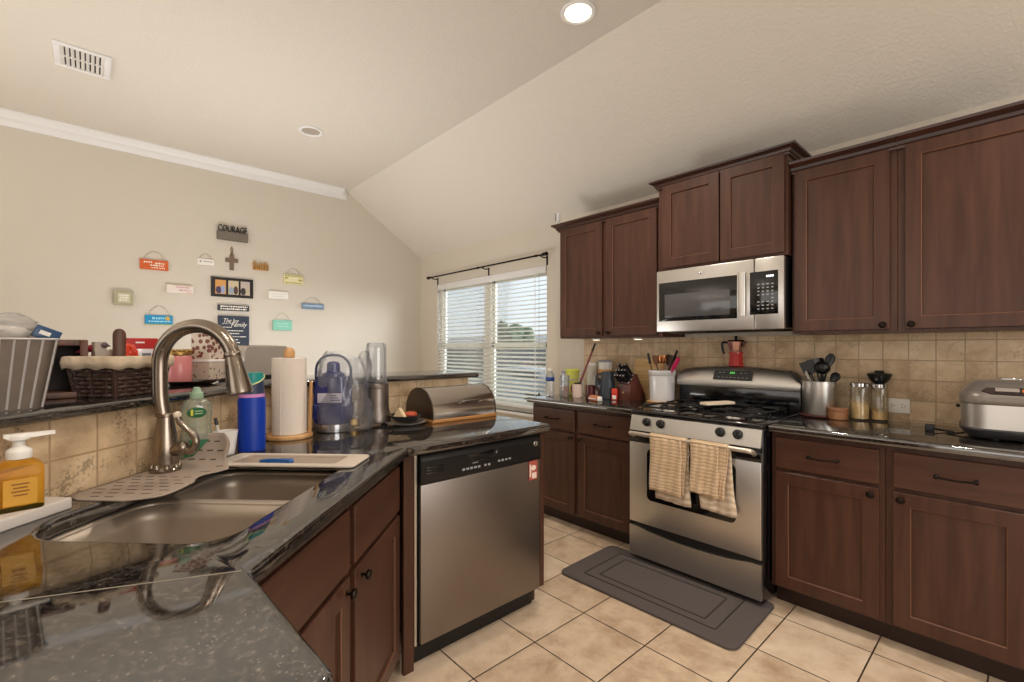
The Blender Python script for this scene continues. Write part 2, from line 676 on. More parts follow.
def text_into(mb, body, size, mtx, depth=0.001, shear=0.0, width=None):
    """raised lettering as mesh, laid on the plane x-z facing -y"""
    key = (body, shear, depth, size)
    if key not in _texts:
        cu = bpy.data.curves.new('lettering', 'FONT')
        cu.body, cu.size, cu.extrude, cu.shear = body, size, depth, shear
        cu.align_x, cu.align_y = 'CENTER', 'CENTER'
        cu.resolution_u = 3
        ob = bpy.data.objects.new('lettering', cu)
        COL.objects.link(ob)
        dg = bpy.context.evaluated_depsgraph_get()
        _texts[key] = bpy.data.meshes.new_from_object(ob.evaluated_get(dg))
        bpy.data.objects.remove(ob)
        bpy.data.curves.remove(cu)
    me = _texts[key]
    if not me.vertices:
        return
    w = max(v.co.x for v in me.vertices) - min(v.co.x for v in me.vertices)
    k = (width / w) if width else 1.0
    mt = mtx @ Matrix.Rotation(R(90), 4, 'X') @ Matrix.Diagonal((k, 1, 1, 1))
    vs = [mb.bm.verts.new(mt @ v.co) for v in me.vertices]
    for p in me.polygons:
        try:
            f = mb.bm.faces.new([vs[i] for i in p.vertices])
            f.material_index = mb.mi
        except ValueError:
            pass


S2 = 0.70710678


def D(u, v):
    """a point on the diagonal sink run: u along the run away from the camera, v out towards the open floor"""
    return (-S2 * u + S2 * v, S2 * u + S2 * v)


RZD = R(135)   # local x along the diagonal run, local -y out towards the floor


def DL(u, v, z=0.0):
    p = D(u, v)
    return (p[0], p[1], z)


# ================================================================ ROOM
XL, XR, YR, YB = -5.27, 2.2, -4.0, 3.165      # sign wall, right wall, rear wall, range wall
ZC, ZB, YF = 3.10, 2.46, 2.2                  # flat ceiling, range wall height, fold of the ceiling
m = MB(); m.box(XL - 0.1, XR + 0.1, YR - 0.1, YB + 0.12, -0.06, 0)
struct(m.build('floor', 'floor'))
m = MB(); m.box(XL - 0.1, XR + 0.1, YR - 0.1, YF, ZC, ZC + 0.08)
struct(m.build('ceiling', 'ceiling'))
m = MB()
m.prism([(YF, ZC), (YB + 0.12, ZB - 0.08), (YB + 0.12, ZB), (YF, ZC + 0.08)], XL - 0.1, XR + 0.1, Matrix(((0, 0, 1, 0), (1, 0, 0, 0), (0, 1, 0, 0), (0, 0, 0, 1))))
struct(m.build('ceiling_slope', 'ceiling'))
WX0, WX1, WZ0, WZ1 = -4.87, -3.01, 0.655, 2.075
m = MB()
for a in ((XL - 0.1, WX0, 0, ZB + 0.06), (WX1, XR + 0.1, 0, ZB + 0.06), (WX0, WX1, 0, WZ0), (WX0, WX1, WZ1, ZB + 0.06)):
    m.box(a[0], a[1], YB, YB + 0.12, a[2], a[3])
struct(m.build('wall_back', 'wall', smooth=0))
m = MB()
m.prism([(YR, 0), (YB + 0.12, 0), (YB + 0.12, ZB), (YB, ZB + 0.05), (YF, ZC + 0.05), (YR, ZC + 0.05)], XL - 0.12, XL, Matrix(((0, 0, 1, 0), (1, 0, 0, 0), (0, 1, 0, 0), (0, 0, 0, 1))))
struct(m.build('wall_left', 'wall', smooth=0))
m = MB()
m.prism([(YR, 0), (YB + 0.12, 0), (YB + 0.12, ZB), (YB, ZB + 0.05), (YF, ZC + 0.05), (YR, ZC + 0.05)], XR, XR + 0.12, Matrix(((0, 0, 1, 0), (1, 0, 0, 0), (0, 1, 0, 0), (0, 0, 0, 1))))
struct(m.build('wall_right', 'wall', smooth=0))
m = MB(); m.box(XL - 0.1, XR + 0.1, YR - 0.12, YR, 0, ZC + 0.05)
struct(m.build('wall_rear', 'wall', smooth=0))
# crown moulding on the sign wall
m = MB()
pr = [(0, 0), (0.10, 0), (0.10, -0.014), (0.075, -0.03), (0.06, -0.052), (0.034, -0.066), (0.022, -0.088), (0.014, -0.1), (0, -0.1)]
rings = [[(XL + px, y, ZC + pz) for px, pz in pr] for y in (YR, YF - 0.07)]
rings.append([(XL + px * 0.12, YF - 0.005, ZC + pz * 0.95) for px, pz in pr])
m.loft(rings)
struct(m.build('trim_1', 'white', smooth=25))
m = MB(); m.box(XL, XL + 0.014, YR, YB, 0, 0.09, 0.004)
struct(m.build('baseboard_left', 'white'))
m = MB(); m.box(XL, -2.62, YB - 0.014, YB, 0, 0.09, 0.004)
struct(m.build('baseboard_back', 'white'))

# ---- window, two double-hung units side by side
win = struct(bpy.data.objects.new('window_1', None))
COL.objects.link(win)
win.location = (0, YB, 0)
XM = -3.94
m = MB()
m.box(WX0, WX0 + 0.04, 0.05, 0.11, WZ0, WZ1); m.box(WX1 - 0.04, WX1, 0.05, 0.11, WZ0, WZ1)
m.box(WX0, WX1, 0.05, 0.11, WZ1 - 0.04, WZ1); m.box(WX0, WX1, 0.05, 0.11, WZ0, WZ0 + 0.05)
m.box(XM - 0.06, XM + 0.06, 0.045, 0.11, WZ0, WZ1)
m.build('window_frame', 'white_vinyl', win, smooth=0)
for xa, xb in ((WX0 + 0.04, XM - 0.06), (XM + 0.06, WX1 - 0.04)):
    for za, zb, yy in ((WZ0 + 0.05, 1.35, 0.06), (1.31, WZ1 - 0.04, 0.075)):
        m = MB()
        for b in ((xa, xa + 0.035, za, zb), (xb - 0.035, xb, za, zb), (xa, xb, za, za + 0.045), (xa, xb, zb - 0.045, zb)):
            m.box(b[0], b[1], yy, yy + 0.022, b[2], b[3], 0.003, 1)
        sash = m.build('window_sash', 'white_vinyl', win)
        m = MB(); m.box(xa + 0.035, xb - 0.035, yy + 0.008, yy + 0.014, za + 0.045, zb - 0.045)
        m.build('window_pane', 'glass_pane', sash, smooth=0)
m = MB(); m.box(WX0 - 0.03, WX1 + 0.03, -0.04, 0.05, WZ0 - 0.025, WZ0, 0.006)
m.build('window_sill', 'white', win)

# ---- blinds
bl = thing('window_blind', 'white horizontal slat blind hanging inside the dining window', 'blind', (XM, YB + 0.02, WZ1))
bw = (WX1 - WX0) / 2 - 0.012
m = MB(); m.box(-bw, bw, -0.022, -0.012, -0.075, -0.002, 0.003); m.box(-bw, bw, -0.012, 0.024, -0.05, -0.002)
m.build('valance', 'white', bl)
m = MB()
k = 0
z = -0.095
while z > -(WZ1 - WZ0) + 0.05:
    vs = m.loft([[(-bw, -0.024, 0.0), (-bw, 0.0, 0.003), (-bw, 0.024, 0.0), (-bw, 0.024, -0.003), (-bw, 0.0, 0.0), (-bw, -0.024, -0.003)],
                 [(bw, -0.024, 0.0), (bw, 0.0, 0.003), (bw, 0.024, 0.0), (bw, 0.024, -0.003), (bw, 0.0, 0.0), (bw, -0.024, -0.003)]])
    m.xf(vs, Matrix.Translation((0, 0, z)) @ Matrix.Rotation(R(17), 4, 'X'))
    z -= 0.043
m.build('slats', 'slat', bl)
m = MB(); m.box(-bw, bw, -0.024, 0.024, z + 0.012, z + 0.034, 0.003)
m.build('bottom_rail', 'white', bl)
for xx in (-0.78, 0.02, 0.78):
    m = MB(); m.box(xx - 0.004, xx + 0.004, -0.028, -0.0265, z + 0.02, -0.05)
    m.build('ladder_tape', 'white', bl)
m = MB(); m.cyl((0.84, -0.034, -0.06), (0.84, -0.034, -1.22), 0.0018, n=6)
cd = m.build('pull_cord', 'grey_text', bl)
m = MB(); m.lathe([(0.003, 0.0), (0.008, -0.012), (0.011, -0.04), (0.006, -0.05)], 12)
tz = m.build('tassel', 'black', cd, (0.84, -0.034, -1.2))
m = MB(); m.cyl((-0.86, -0.034, -0.06), (-0.86, -0.034, -0.82), 0.004, n=8)
m.build('tilt_wand', 'clear', bl)

# ---- curtain rod
rod = thing('curtain_rod', 'thin dark curtain rod on three brackets above the window', 'curtain rod', (-3.9, YB, 2.155))
m = MB(); m.cyl((-0.99, -0.085, 0), (0.915, -0.085, 0), 0.009, n=12)
for xx in (-0.05, 0.83):
    m.cyl((xx - 0.012, -0.085, 0), (xx + 0.012, -0.085, 0), 0.0125, n=12)
m.build('pole', 'bronze', rod)
for sx, xx in ((-1, -0.99), (1, 0.915)):
    m = MB(); m.xf(m.lathe([(0.009, 0), (0.016, 0.006), (0.017, 0.02), (0.012, 0.032), (0.019, 0.042), (0.019, 0.055), (0.008, 0.066)], 16), Matrix.Translation((xx, -0.085, 0)) @ Matrix.Rotation(R(90 * sx), 4, 'Y'))
    m.build('finial', 'bronze', rod)
for xx in (-0.95, 0.035, 0.895):
    m = MB()
    m.box(xx - 0.01, xx + 0.01, -0.006, -0.0005, -0.085, 0.0, 0.002)
    m.tube(spline([(xx, -0.004, -0.012), (xx, -0.05, -0.02), (xx, -0.085, -0.014)], 4), 0.006, 8)
    m.tube([(xx, -0.085 + 0.013 * math.sin(a), -0.013 * math.cos(a)) for a in [R(-90 + 18 * q) for q in range(11)]], 0.004, 6)
    m.build('bracket', 'bronze', rod)

# ---- backsplash on the range wall
m = MB()
m.box(-2.56, 0.5, YB - 0.009, YB - 0.0005, 0.90, 1.372)
m.box(-1.64, -0.87, YB - 0.009, YB - 0.0005, 0.0, 0.90)
struct(m.build('wall_back_tile', 'splash_x', smooth=0))

# ---- vent and recessed lights
vt = thing('ceiling_vent', 'white rectangular air vent with louvres in the flat ceiling', 'vent', (-3.967, -0.034, ZC))
m = MB()
for a in ((-0.158, -0.125, -0.133, 0.133), (0.125, 0.158, -0.133, 0.133), (-0.125, 0.125, -0.133, -0.10), (-0.125, 0.125, 0.10, 0.133)):
    m.box(a[0], a[1], a[2], a[3], -0.012, -0.0005, 0.003)
m.build('frame', 'white', vt)
m = MB(); m.box(-0.135, 0.135, -0.11, 0.11, -0.002, -0.0008)
m.build('duct', 'black', vt)
m = MB()
for i in range(9):
    y = -0.092 + i * 0.023
    m.xf(m.box(-0.13, 0.13, -0.009, 0.009, -0.001, 0.001), Matrix.Translation((0, y, -0.008)) @ Matrix.Rotation(R(38), 4, 'X'))
m.box(-0.004, 0.004, -0.106, 0.106, -0.013, -0.004)
m.build('louvres', 'white_plastic', vt)
M['lamp_on'] = mat('lamp_glow', (255, 236, 200), 0.5, emit=(255, 226, 178), estr=7)
M['lamp_off'] = mat('lamp_reflector', (196, 190, 182), 0.3, 0.6)
for (x, y, on, lb) in ((-1.617, 1.942, True, 'lit recessed ceiling light glowing near the ceiling fold'), (-3.994, 1.361, False, 'unlit recessed ceiling light above the sign wall')):
    t = thing('recessed_light', lb, 'ceiling light', (x, y, ZC), group='recessed ceiling lights')
    m = MB(); m.lathe([(0.068, -0.0005), (0.095, -0.0005), (0.095, -0.006), (0.085, -0.011), (0.072, -0.008), (0.068, -0.0015)], 36, cap0=False, cap1=False)
    m.build('trim_ring', 'white', t)
    m = MB(); m.lathe([(0.072, -0.004), (0.05, -0.0025), (0.02, -0.0015)], 32, cap0=False)
    m.build('lens' if on else 'reflector', 'lamp_on' if on else 'lamp_off', t)

# ================================================================ CABINETS
KN = [(0.004, 0.0), (0.004, 0.010), (0.008, 0.014), (0.0145, 0.018), (0.0155, 0.023), (0.012, 0.028), (0.005, 0.030)]


def knob(parent, x, y, z):
    m = MB()
    m.lathe([(0.009, 0.0)] + KN, 18)
    m.xf(list(m.bm.verts), Matrix.Translation((x, y, z)) @ Matrix.Rotation(R(90), 4, 'X'))
    return m.build('knob', 'bronze', parent)


def pull(parent, x, y, z, w=0.115):
    m = MB()
    m.tube(spline([(x - w / 2, y, z), (x - w / 2, y - 0.026, z), (x - w / 4, y - 0.031, z - 0.002), (x, y - 0.032, z - 0.003), (x + w / 4, y - 0.031, z - 0.002), (x + w / 2, y - 0.026, z), (x + w / 2, y, z)], 4), 0.0048, 8)
    for sx in (-1, 1):
        m.ball((x + sx * w / 2, y - 0.026, z), 0.0085, 10, 8)
        m.ball((x + sx * w / 2, y - 0.001, z), (0.008, 0.004, 0.008), 10, 6)
    return m.build('pull', 'bronze', parent)


def rect(x0, x1, z0, z1, i, y):
    return [(x0 + i, y, z0 + i), (x1 - i, y, z0 + i), (x1 - i, y, z1 - i), (x0 + i, y, z1 - i)]


def shaker(parent, x0, x1, z0, z1, w=0.058, t=0.019, name='door'):
    m = MB()
    m.loft([rect(x0, x1, z0, z1, i, y) for i, y in ((0, 0), (0, -t + 0.002), (0.002, -t), (w, -t))], cap1=False)
    m.mi = 1
    m.loft([rect(x0, x1, z0, z1, i, y) for i, y in ((w, -t), (w + 0.0022, -t + 0.002))], cap0=False, cap1=False)
    m.mi = 0
    m.loft([rect(x0, x1, z0, z1, i, y) for i, y in ((w + 0.0022, -t + 0.002), (w + 0.005, -t + 0.010))], cap0=False, cap1=True)
    bmesh.ops.remove_doubles(m.bm, verts=m.bm.verts[:], dist=1e-5)
    return m.build(name, ['wood_z', 'wood_edge'], parent, smooth=0)


def slabfront(parent, x0, x1, z0, z1, t=0.019, name='drawer'):
    m = MB()
    m.loft([rect(x0, x1, z0, z1, i, y) for i, y in ((0, 0), (0, -t + 0.003), (0.003, -t))])
    return m.build(name, 'wood_x', parent, smooth=0)


def base_cab(label, loc, rz, x1, fronts, depth=0.58, x0=0.0, toe=(0, 0)):
    """fronts: (xa, xb, knob side -1/1 or 0, has pull)"""
    t = thing('base_cabinet', label, 'cabinet', loc, rz)
    m = MB()
    m.box(x0, x1, 0, depth, 0.10, 0.872, 0.0015, 1)
    m.build('body', 'wood_z', t, smooth=0)
    m = MB(); m.box(x0 + toe[0], x1 - toe[1], 0.072, depth, 0.0, 0.10)
    m.build('toe_kick', 'toe', t, smooth=0)
    for xa, xb, ks, pl in fronts:
        d = slabfront(t, xa, xb, 0.70, 0.852)
        if pl:
            pull(d, (xa + xb) / 2, -0.019, 0.777)
        d = shaker(t, xa, xb, 0.112, 0.683)
        if ks:
            knob(d, (xa + 0.028) if ks < 0 else (xb - 0.028), -0.019, 0.655)
    return t


YBF = 2.564   # face frame plane; door faces sit 19 mm in front
base_cab('dark cherry base cabinet left of the range, two doors under two drawers', (-2.585, YBF, 0), 0, 0.925, [(0.015, 0.43, 1, True), (0.465, 0.895, -1, True)])
base_cab('dark cherry base cabinet with one drawer and door right beside the range', (-0.868, YBF, 0), 0, 0.456, [(0.021, 0.436, 1, True)])
base_cab('dark cherry base cabinet below the rice cooker with drawer and door', (-0.411, YBF, 0), 0, 0.446, [(0.026, 0.42, -1, True)])
base_cab('dark cherry base cabinet past the rice cooker at the right end', (0.036, YBF, 0), 0, 0.446, [(0.026, 0.42, -1, True)])

CRP = [(0.0, 0.0), (0.012, 0.0), (0.014, 0.010), (0.022, 0.016), (0.026, 0.030), (0.040, 0.040), (0.052, 0.046), (0.055, 0.058), (0.0, 0.058)]


def crown(parent, x0, x1, y, z, ret_l, ret_r, depth, k=1.0):
    """moulding along the front, mitred returns back along each open side"""
    m = MB()
    path = []
    pts = []
    if ret_l:
        pts.append(((x0, depth), (-1, 0)))
        pts.append(((x0, y), (-1, -1)))
    else:
        pts.append(((x0, y), (0, -1)))
    if ret_r:
        pts.append(((x1, y), (1, -1)))
        pts.append(((x1, depth), (1, 0)))
    else:
        pts.append(((x1, y), (0, -1)))
    m.loft([[(p[0] + q[0] * a * k, p[1] + q[1] * a * k, z + b * k) for a, b in CRP] for p, q in pts])
    m.build('crown_moulding', 'wood_dark', parent, smooth=20)


def upper(label, x0, x1, yf, z0, z1, fronts, kz=0.035, crown_z=None, rl=False, rr=False, ck=1.0):
    t = thing('wall_cabinet', label, 'cabinet', (x0, yf, z0))
    m = MB(); m.box(0, x1 - x0, 0, YB - yf - 0.0005, 0, z1 - z0, 0.0015, 1)
    m.build('body', 'wood_z', t, smooth=0)
    for xa, xb, ks in fronts:
        d = shaker(t, xa - x0, xb - x0, 0.014, z1 - z0 - 0.01)
        if ks:
            knob(d, (xa - x0 + 0.024) if ks < 0 else (xb - x0 - 0.024), -0.019, kz)
    crown(t, -0.0, x1 - x0, -0.004, z1 - z0 - 0.022, rl, rr, YB - yf - 0.001, ck)
    return t


YUF = 2.854
upper('dark cherry wall cabinet with two doors left of the microwave', -2.562, -1.645, YUF, 1.372, 2.262, [(-2.55, -2.134, 1), (-2.094, -1.678, -1)], rl=True)
upper('taller dark cherry wall cabinet with two doors directly above the microwave', -1.640, -0.868, 2.80, 1.803, 2.365, [(-1.605, -1.235, 0), (-1.226, -0.881, 0)], rl=True, rr=True, ck=0.85)
upper('dark cherry wall cabinet with one door right of the microwave', -0.863, -0.4135, YUF, 1.372, 2.262, [(-0.849, -0.441, 1)])
upper('dark cherry wall cabinet with wide door at the far right end', -0.4125, 0.075, YUF, 1.372, 2.262, [(-0.384, 0.06, -1)])

M['puck'] = mat('puck_lens', (250, 246, 236), 0.4, emit=(255, 240, 214), estr=1.2)
for xx in (-2.30, -1.92):
    t = thing('puck_light', 'small round puck light under the left wall cabinet', 'light', (xx, 2.99, 1.372), 0, 'puck lights under the left wall cabinet')
    m = MB(); m.lathe([(0.034, -0.0003), (0.036, -0.004), (0.034, -0.011), (0.028, -0.012)], 24)
    m.build('rim', 'white', t)
    m = MB(); m.lathe([(0.028, -0.0122), (0.026, -0.0145), (0.01, -0.0155), (0.003, -0.0156)], 24)
    m.build('lens', 'puck', t)

# ---- counters on the range wall
m = MB(); m.slab([(-2.612, 2.517), (-1.643, 2.517), (-1.643, YB - 0.010), (-2.612, YB - 0.010)], [], 0.875, 0.914, 0.012)
tag(m.build('countertop', 'granite'), 'black granite countertop left of the range below the window side', 'countertop')
m = MB(); m.slab([(-0.868, 2.517), (0.5, 2.517), (0.5, YB - 0.010), (-0.868, YB - 0.010)], [], 0.875, 0.914, 0.012)
tag(m.build('countertop', 'granite'), 'black granite countertop right of the range carrying the rice cooker', 'countertop')

# ================================================================ RANGE
rg = thing('gas_range', 'stainless steel gas range with black cooktop between the base cabinets', 'range', (-1.2555, 2.47, 0))
W2 = 0.381
m = MB()
m.box(-W2, W2, 0.0, 0.64, 0.03, 0.895, 0.004)
m.box(-W2 + 0.02, W2 - 0.02, 0.05, 0.6, 0.0, 0.03)
m.build('body', 'black_gloss', rg)
# cooktop: shallow tray with rolled front edge
m = MB()
m.slab(rrect(-W2, W2, -0.010, 0.62, 0.012, 4), [], 0.893, 0.918, 0.010)
m.build('cooktop', 'black_gloss', rg)
# control panel, leaning back
m = MB()
m.loft([[(x, -0.022, 0.800), (x, 0.001, 0.892), (x, 0.02, 0.894), (x, 0.02, 0.800)] for x in (-W2 + 0.006, W2 - 0.006)])
cp = m.build('control_panel', 'steel_x', rg, smooth=0)
m = MB(); m.box(-W2 + 0.006, W2 - 0.006, -0.014, 0.008, 0.774, 0.80)
m.build('vent_strip', 'black', rg, smooth=0)
for x in (-0.264, -0.173, 0.172, 0.262):
    m = MB()
    m.lathe([(0.025, 0.0), (0.025, 0.006), (0.021, 0.009), (0.019, 0.024), (0.016, 0.027)], 24)
    m.box(-0.005, 0.005, -0.019, 0.019, 0.018, 0.034, 0.002)
    m.xf(list(m.bm.verts), Matrix.Translation((x, -0.0088, 0.853)) @ Matrix.Rotation(R(76), 4, 'X'))
    m.build('burner_knob', 'black', rg)
dr = MB()
dr.box(-W2 + 0.003, W2 - 0.003, -0.020, 0.002, 0.245, 0.775, 0.005)
door = dr.build('oven_door', 'steel_x', rg)
m = MB(); m.box(-W2 + 0.004, W2 - 0.004, -0.0215, -0.012, 0.728, 0.774, 0.002)
m.build('black_band', 'black_gloss', door)
m = MB()
m.prism(rrect(-0.257, 0.257, 0.395, 0.70, 0.03, 6), 0.0195, 0.0225, Matrix(((1, 0, 0, 0), (0, 0, -1, 0), (0, 1, 0, 0), (0, 0, 0, 1))))
m.build('oven_window', 'black_glass', door)
m = MB()
m.tube(spline([(-0.345, -0.02, 0.768), (-0.345, -0.056, 0.784), (-0.30, -0.070, 0.789), (0, -0.074, 0.789), (0.30, -0.070, 0.789), (0.345, -0.056, 0.784), (0.345, -0.02, 0.768)], 6), 0.0125, 12)
M['handle'] = mat('handle_satin', (206, 196, 182), 0.32, 0.75)
m.build('handle', 'handle', door)
# storage drawer with the bowed top edge
m = MB()
pts = [(-W2 + 0.003, 0.045), (W2 - 0.003, 0.045), (W2 - 0.003, 0.222)]
for q in range(13):
    x = W2 - 0.06 - (2 * W2 - 0.12) * q / 12
    pts.append((x, 0.222 - 0.026 * (1 - (x / (W2 - 0.06)) ** 2) ** 0.8))
pts.append((-W2 + 0.003, 0.222))
m.prism(pts, -0.002, 0.020, Matrix(((1, 0, 0, 0), (0, 0, -1, 0), (0, 1, 0, 0), (0, 0, 0, 1))))
m.build('storage_drawer', 'steel_x', rg, smooth=20)
m = MB(); m.box(-W2 + 0.004, W2 - 0.004, -0.006, 0.002, 0.19, 0.245)
m.build('drawer_gap', 'black', rg, smooth=0)
# backguard: black base with an arched steel console
m = MB(); m.box(-W2 + 0.006, W2 - 0.006, 0.585, 0.64, 0.90, 1.06, 0.004)
m.build('backguard_base', 'black_gloss', rg)
m = MB()
def arch(x):
    return 1.150 + 0.030 * (1 - (x / W2) ** 2)
front, n = [], 24
rings = []
for q in range(n + 1):
    x = -W2 + 2 * W2 * q / n
    e = min(1.0, (W2 - abs(x)) / 0.025)
    e = math.sqrt(max(0.0, 1 - (1 - e) ** 2))
    zt = 1.115 + (arch(x) - 1.115) * (0.35 + 0.65 * e)
    rings.append([(x, 0.645, 1.04), (x, 0.565, 1.045), (x, 0.560, 1.060), (x, 0.572, 1.10), (x, 0.592, zt - 0.012), (x, 0.606, zt - 0.001), (x, 0.645, zt)])
m.loft(rings)
bgd = m.build('backguard_console', 'steel_x', rg, smooth=40)
m = MB()
m.loft([[(x0, 0.5655, 1.094), (x0 + 0.004, 0.585, 1.150), (x0 + 0.004, 0.5815, 1.152), (x0, 0.5585, 1.092)] for x0 in (-0.128, 0.113)])
dp = m.build('display_panel', 'black_glass', bgd, smooth=0)
M['green_led'] = mat('green_led', (60, 130, 60), 0.5, emit=(90, 190, 90), estr=0.5)
m = MB()
Mt = Matrix.Translation((-0.006, 0.5690, 1.137)) @ Matrix.Rotation(R(-20), 4, 'X')
m.mi = 0
for q in range(3):
    m.xf(m.box(-0.014 + q * 0.011, -0.006 + q * 0.011, -0.001, 0.001, -0.006, 0.006), Mt)
m.mi = 1
for q in range(8):
    m.xf(m.box(-0.09 + q * 0.025, -0.078 + q * 0.025, -0.001, 0.001, -0.002, 0.002), Matrix.Translation((-0.006, 0.5635, 1.108)) @ Matrix.Rotation(R(-20), 4, 'X'))
for q in (-0.085, -0.06, 0.05, 0.075):
    m.xf(m.box(q, q + 0.014, -0.001, 0.001, -0.002, 0.002), Mt)
m.build('display_print', ['green_led', 'grey_text'], dp)
# burners and grates
for bx in (-0.19, 0.19):
    for by in (0.13, 0.42):
        m = MB()
        m.lathe([(0.085, 0.918), (0.088, 0.921), (0.05, 0.920), (0.046, 0.930), (0.03, 0.930)], 28)
        m.build('burner_bowl', 'chrome', rg, (bx, by, 0))
        m = MB(); m.lathe([(0.036, 0.930), (0.038, 0.936), (0.032, 0.943), (0.008, 0.944)], 24)
        m.build('burner_cap', 'iron', rg, (bx, by, 0))
        m = MB()
        g = 0.125
        m.tube([(x, y, 0.944) for x, y in rrect(-g, g, -g, g, 0.02, 3)], 0.0055, 8, closed=True)
        for a in range(4):
            rot = Matrix.Rotation(R(90 * a), 4, 'Z')
            m.xf(m.tube(spline([(g, 0, 0.944), (g - 0.02, 0, 0.953), (0.035, 0, 0.953)], 4), 0.005, 8), rot)
            m.xf(m.tube([(g - 0.012, g - 0.012, 0.944), (g - 0.004, g - 0.004, 0.9185)], 0.0055, 8), rot)
        m.build('grate', 'iron', rg, (bx, by, 0))

# ---- spoon rest on the cooktop
sp = MB()
sp.slab(rrect(-0.11, 0.11, -0.036, 0.036, 0.014, 5), [], 0.0, 0.012, 0.005)
sp.tube([(x, y, 0.013) for x, y in rrect(-0.106, 0.106, -0.032, 0.032, 0.012, 4)], 0.003, 6, closed=True)
o = sp.build('spoon_rest', 'cream', None, (-1.245, 2.79, 0.9575), R(68))
tag(o, 'cream ceramic spoon rest lying between the burner grates', 'spoon rest')

# ---- towels over the oven handle
M['towel'] = stripes('tan_towel', [(186, 155, 120), (216, 192, 162)], 17, 'Z', dist=3)
M['towel_pale'] = stripes('pale_towel', [(192, 168, 138), (222, 206, 186)], 9, 'Z', dist=4)


def cloth(x0, x1, z0, z1, y0, wav, slant=0.0, wob=0.5):
    """hanging leaf from z1 (top) down to z0, at depth y0"""
    def f(u, v):
        x = x0 + (x1 - x0) * u + slant * v + 0.004 * math.sin(v * 5 + wob)
        y = y0 + wav * math.sin(u * 9 + wob + v * 2) * (0.3 + v) + 0.003 * math.sin(u * 23 + 4 * v)
        return (x, y, z1 + (z0 - z1) * v + 0.004 * math.sin(u * 5 + wob) * v)
    return f


def over_bar(x0, x1, yc, zc, r):
    def f(u, v):
        a = math.pi * v
        return (x0 + (x1 - x0) * u, yc - r * math.cos(a), zc + r * math.sin(a))
    return f


HY = 2.47 - 0.073
HZ = 0.789
for lb, x0, x1, zf, zb, fold, bx0, bx1 in (('tan striped dish towel, left one of two on the oven handle', -1.456, -1.262, 0.484, 0.432, 0.026, -1.437, -1.238),
                                ('tan striped dish towel, wider right one on the oven handle', -1.213, -1.062, 0.525, 0.44, 0.048, -1.165, -0.985)):
    t = thing('dish_towel', lb, 'towel', ((x0 + x1) / 2, HY, HZ), group='towels on the oven handle')
    ox = (x0 + x1) / 2
    m = MB()
    m.surf(16, 6, over_bar(x0 - ox, x1 - ox + fold, 0.0, 0.0, 0.0165))
    m.surf(18, 20, cloth(x0 - ox, x1 - ox, zf - HZ, 0.0, -0.0165, 0.003, 0.006))
    bmesh.ops.remove_doubles(m.bm, verts=m.bm.verts[:], dist=1e-4)
    m.build('front_leaf', 'towel', t, solid=0.006, smooth=60)
    m = MB()
    m.surf(8, 18, cloth(x1 - ox - 0.012, x1 - ox + fold, zf - HZ + (0.012 if fold < 0.03 else -0.004), 0.002, -0.008, 0.001, -0.010 if fold < 0.03 else -0.016))
    m.build('folded_edge', 'towel', t, solid=0.005, smooth=60)
    m = MB()
    m.surf(16, 18, cloth(x0 - ox + 0.01, x1 - ox + fold, zb - HZ, 0.0, 0.0165, 0.003, (bx0 - x0) * 0.8, 1.4))
    m.build('back_leaf', 'towel_pale', t, solid=0.005, smooth=60)

# ---- microwave
mw = thing('microwave', 'stainless over-the-range microwave with black glass door', 'microwave', (-1.2555, 2.80, 1.40))
m = MB(); m.box(-0.377, 0.377, 0.0, YB - 2.80 - 0.011, 0.006, 0.398, 0.003)
m.build('housing', 'black', mw)
m = MB(); m.box(-0.381, 0.226, -0.036, -0.001, 0.0, 0.397, 0.006)
md = m.build('door', 'steel_x', mw)
m = MB(); m.box(0.229, 0.381, -0.036, -0.001, 0.0, 0.397, 0.006)
mp = m.build('control_side', 'steel_x', mw)
m = MB(); m.box(-0.362, 0.135, -0.0385, -0.034, 0.068, 0.318, 0.002)
mwn = m.build('door_window', 'black_glass', md)
M['mesh_glass'] = mat('screened_glass', (78, 78, 80), 0.12, spec=0.8)
m = MB(); m.box(-0.32, 0.095, -0.0395, -0.038, 0.092, 0.24, 0.0006)
m.build('viewing_screen', 'mesh_glass', mwn)
m = MB()
m.loft([[(x, y, z) for x, y in rrect(0.150, 0.190, -0.068, -0.046, 0.008, 4)] for z in (0.078, 0.325)])
m.box(0.16, 0.18, -0.048, -0.034, 0.082, 0.10); m.box(0.16, 0.18, -0.048, -0.034, 0.30, 0.32)
m.build('handle', 'steel_y', md)
m = MB(); m.box(0.205, 0.352, -0.0385, -0.034, 0.083, 0.322, 0.002)
kp = m.build('keypad', 'black_glass', mp)
m = MB()
for r in range(8):
    for c in range(4):
        if r in (3,) and c < 3:
            continue
        m.box(0.245 + c * 0.024, 0.257 + c * 0.024, -0.0392, -0.0384, 0.11 + r * 0.0195, 0.1165 + r * 0.0195)
m.mi = 1
for q in range(4):
    m.box(0.292 + q * 0.010, 0.299 + q * 0.010, -0.0393, -0.0384, 0.287, 0.298)
M['white_led'] = mat('white_led', (230, 235, 240), 0.5, emit=(230, 240, 250), estr=0.9)
m.build('key_print', ['grey_text', 'white_led'], kp, smooth=0)
m = MB(); m.xf(m.lathe([(0.011, 0), (0.011, 0.002), (0.009, 0.0025), (0.008, 0.0015), (0.003, 0.002)], 24), Matrix.Translation((-0.08, -0.0355, 0.358)) @ Matrix.Rotation(R(90), 4, 'X'))
m.build('round_badge', 'chrome', md)
m = MB()
for x0, x1 in ((-0.34, -0.10), (0.06, 0.30)):
    m.box(x0, x1, 0.04, 0.20, -0.008, 0.004, 0.003)
m.box(-0.36, 0.36, 0.24, 0.34, -0.004, 0.005)
m.build('grease_filter', 'black', mw)

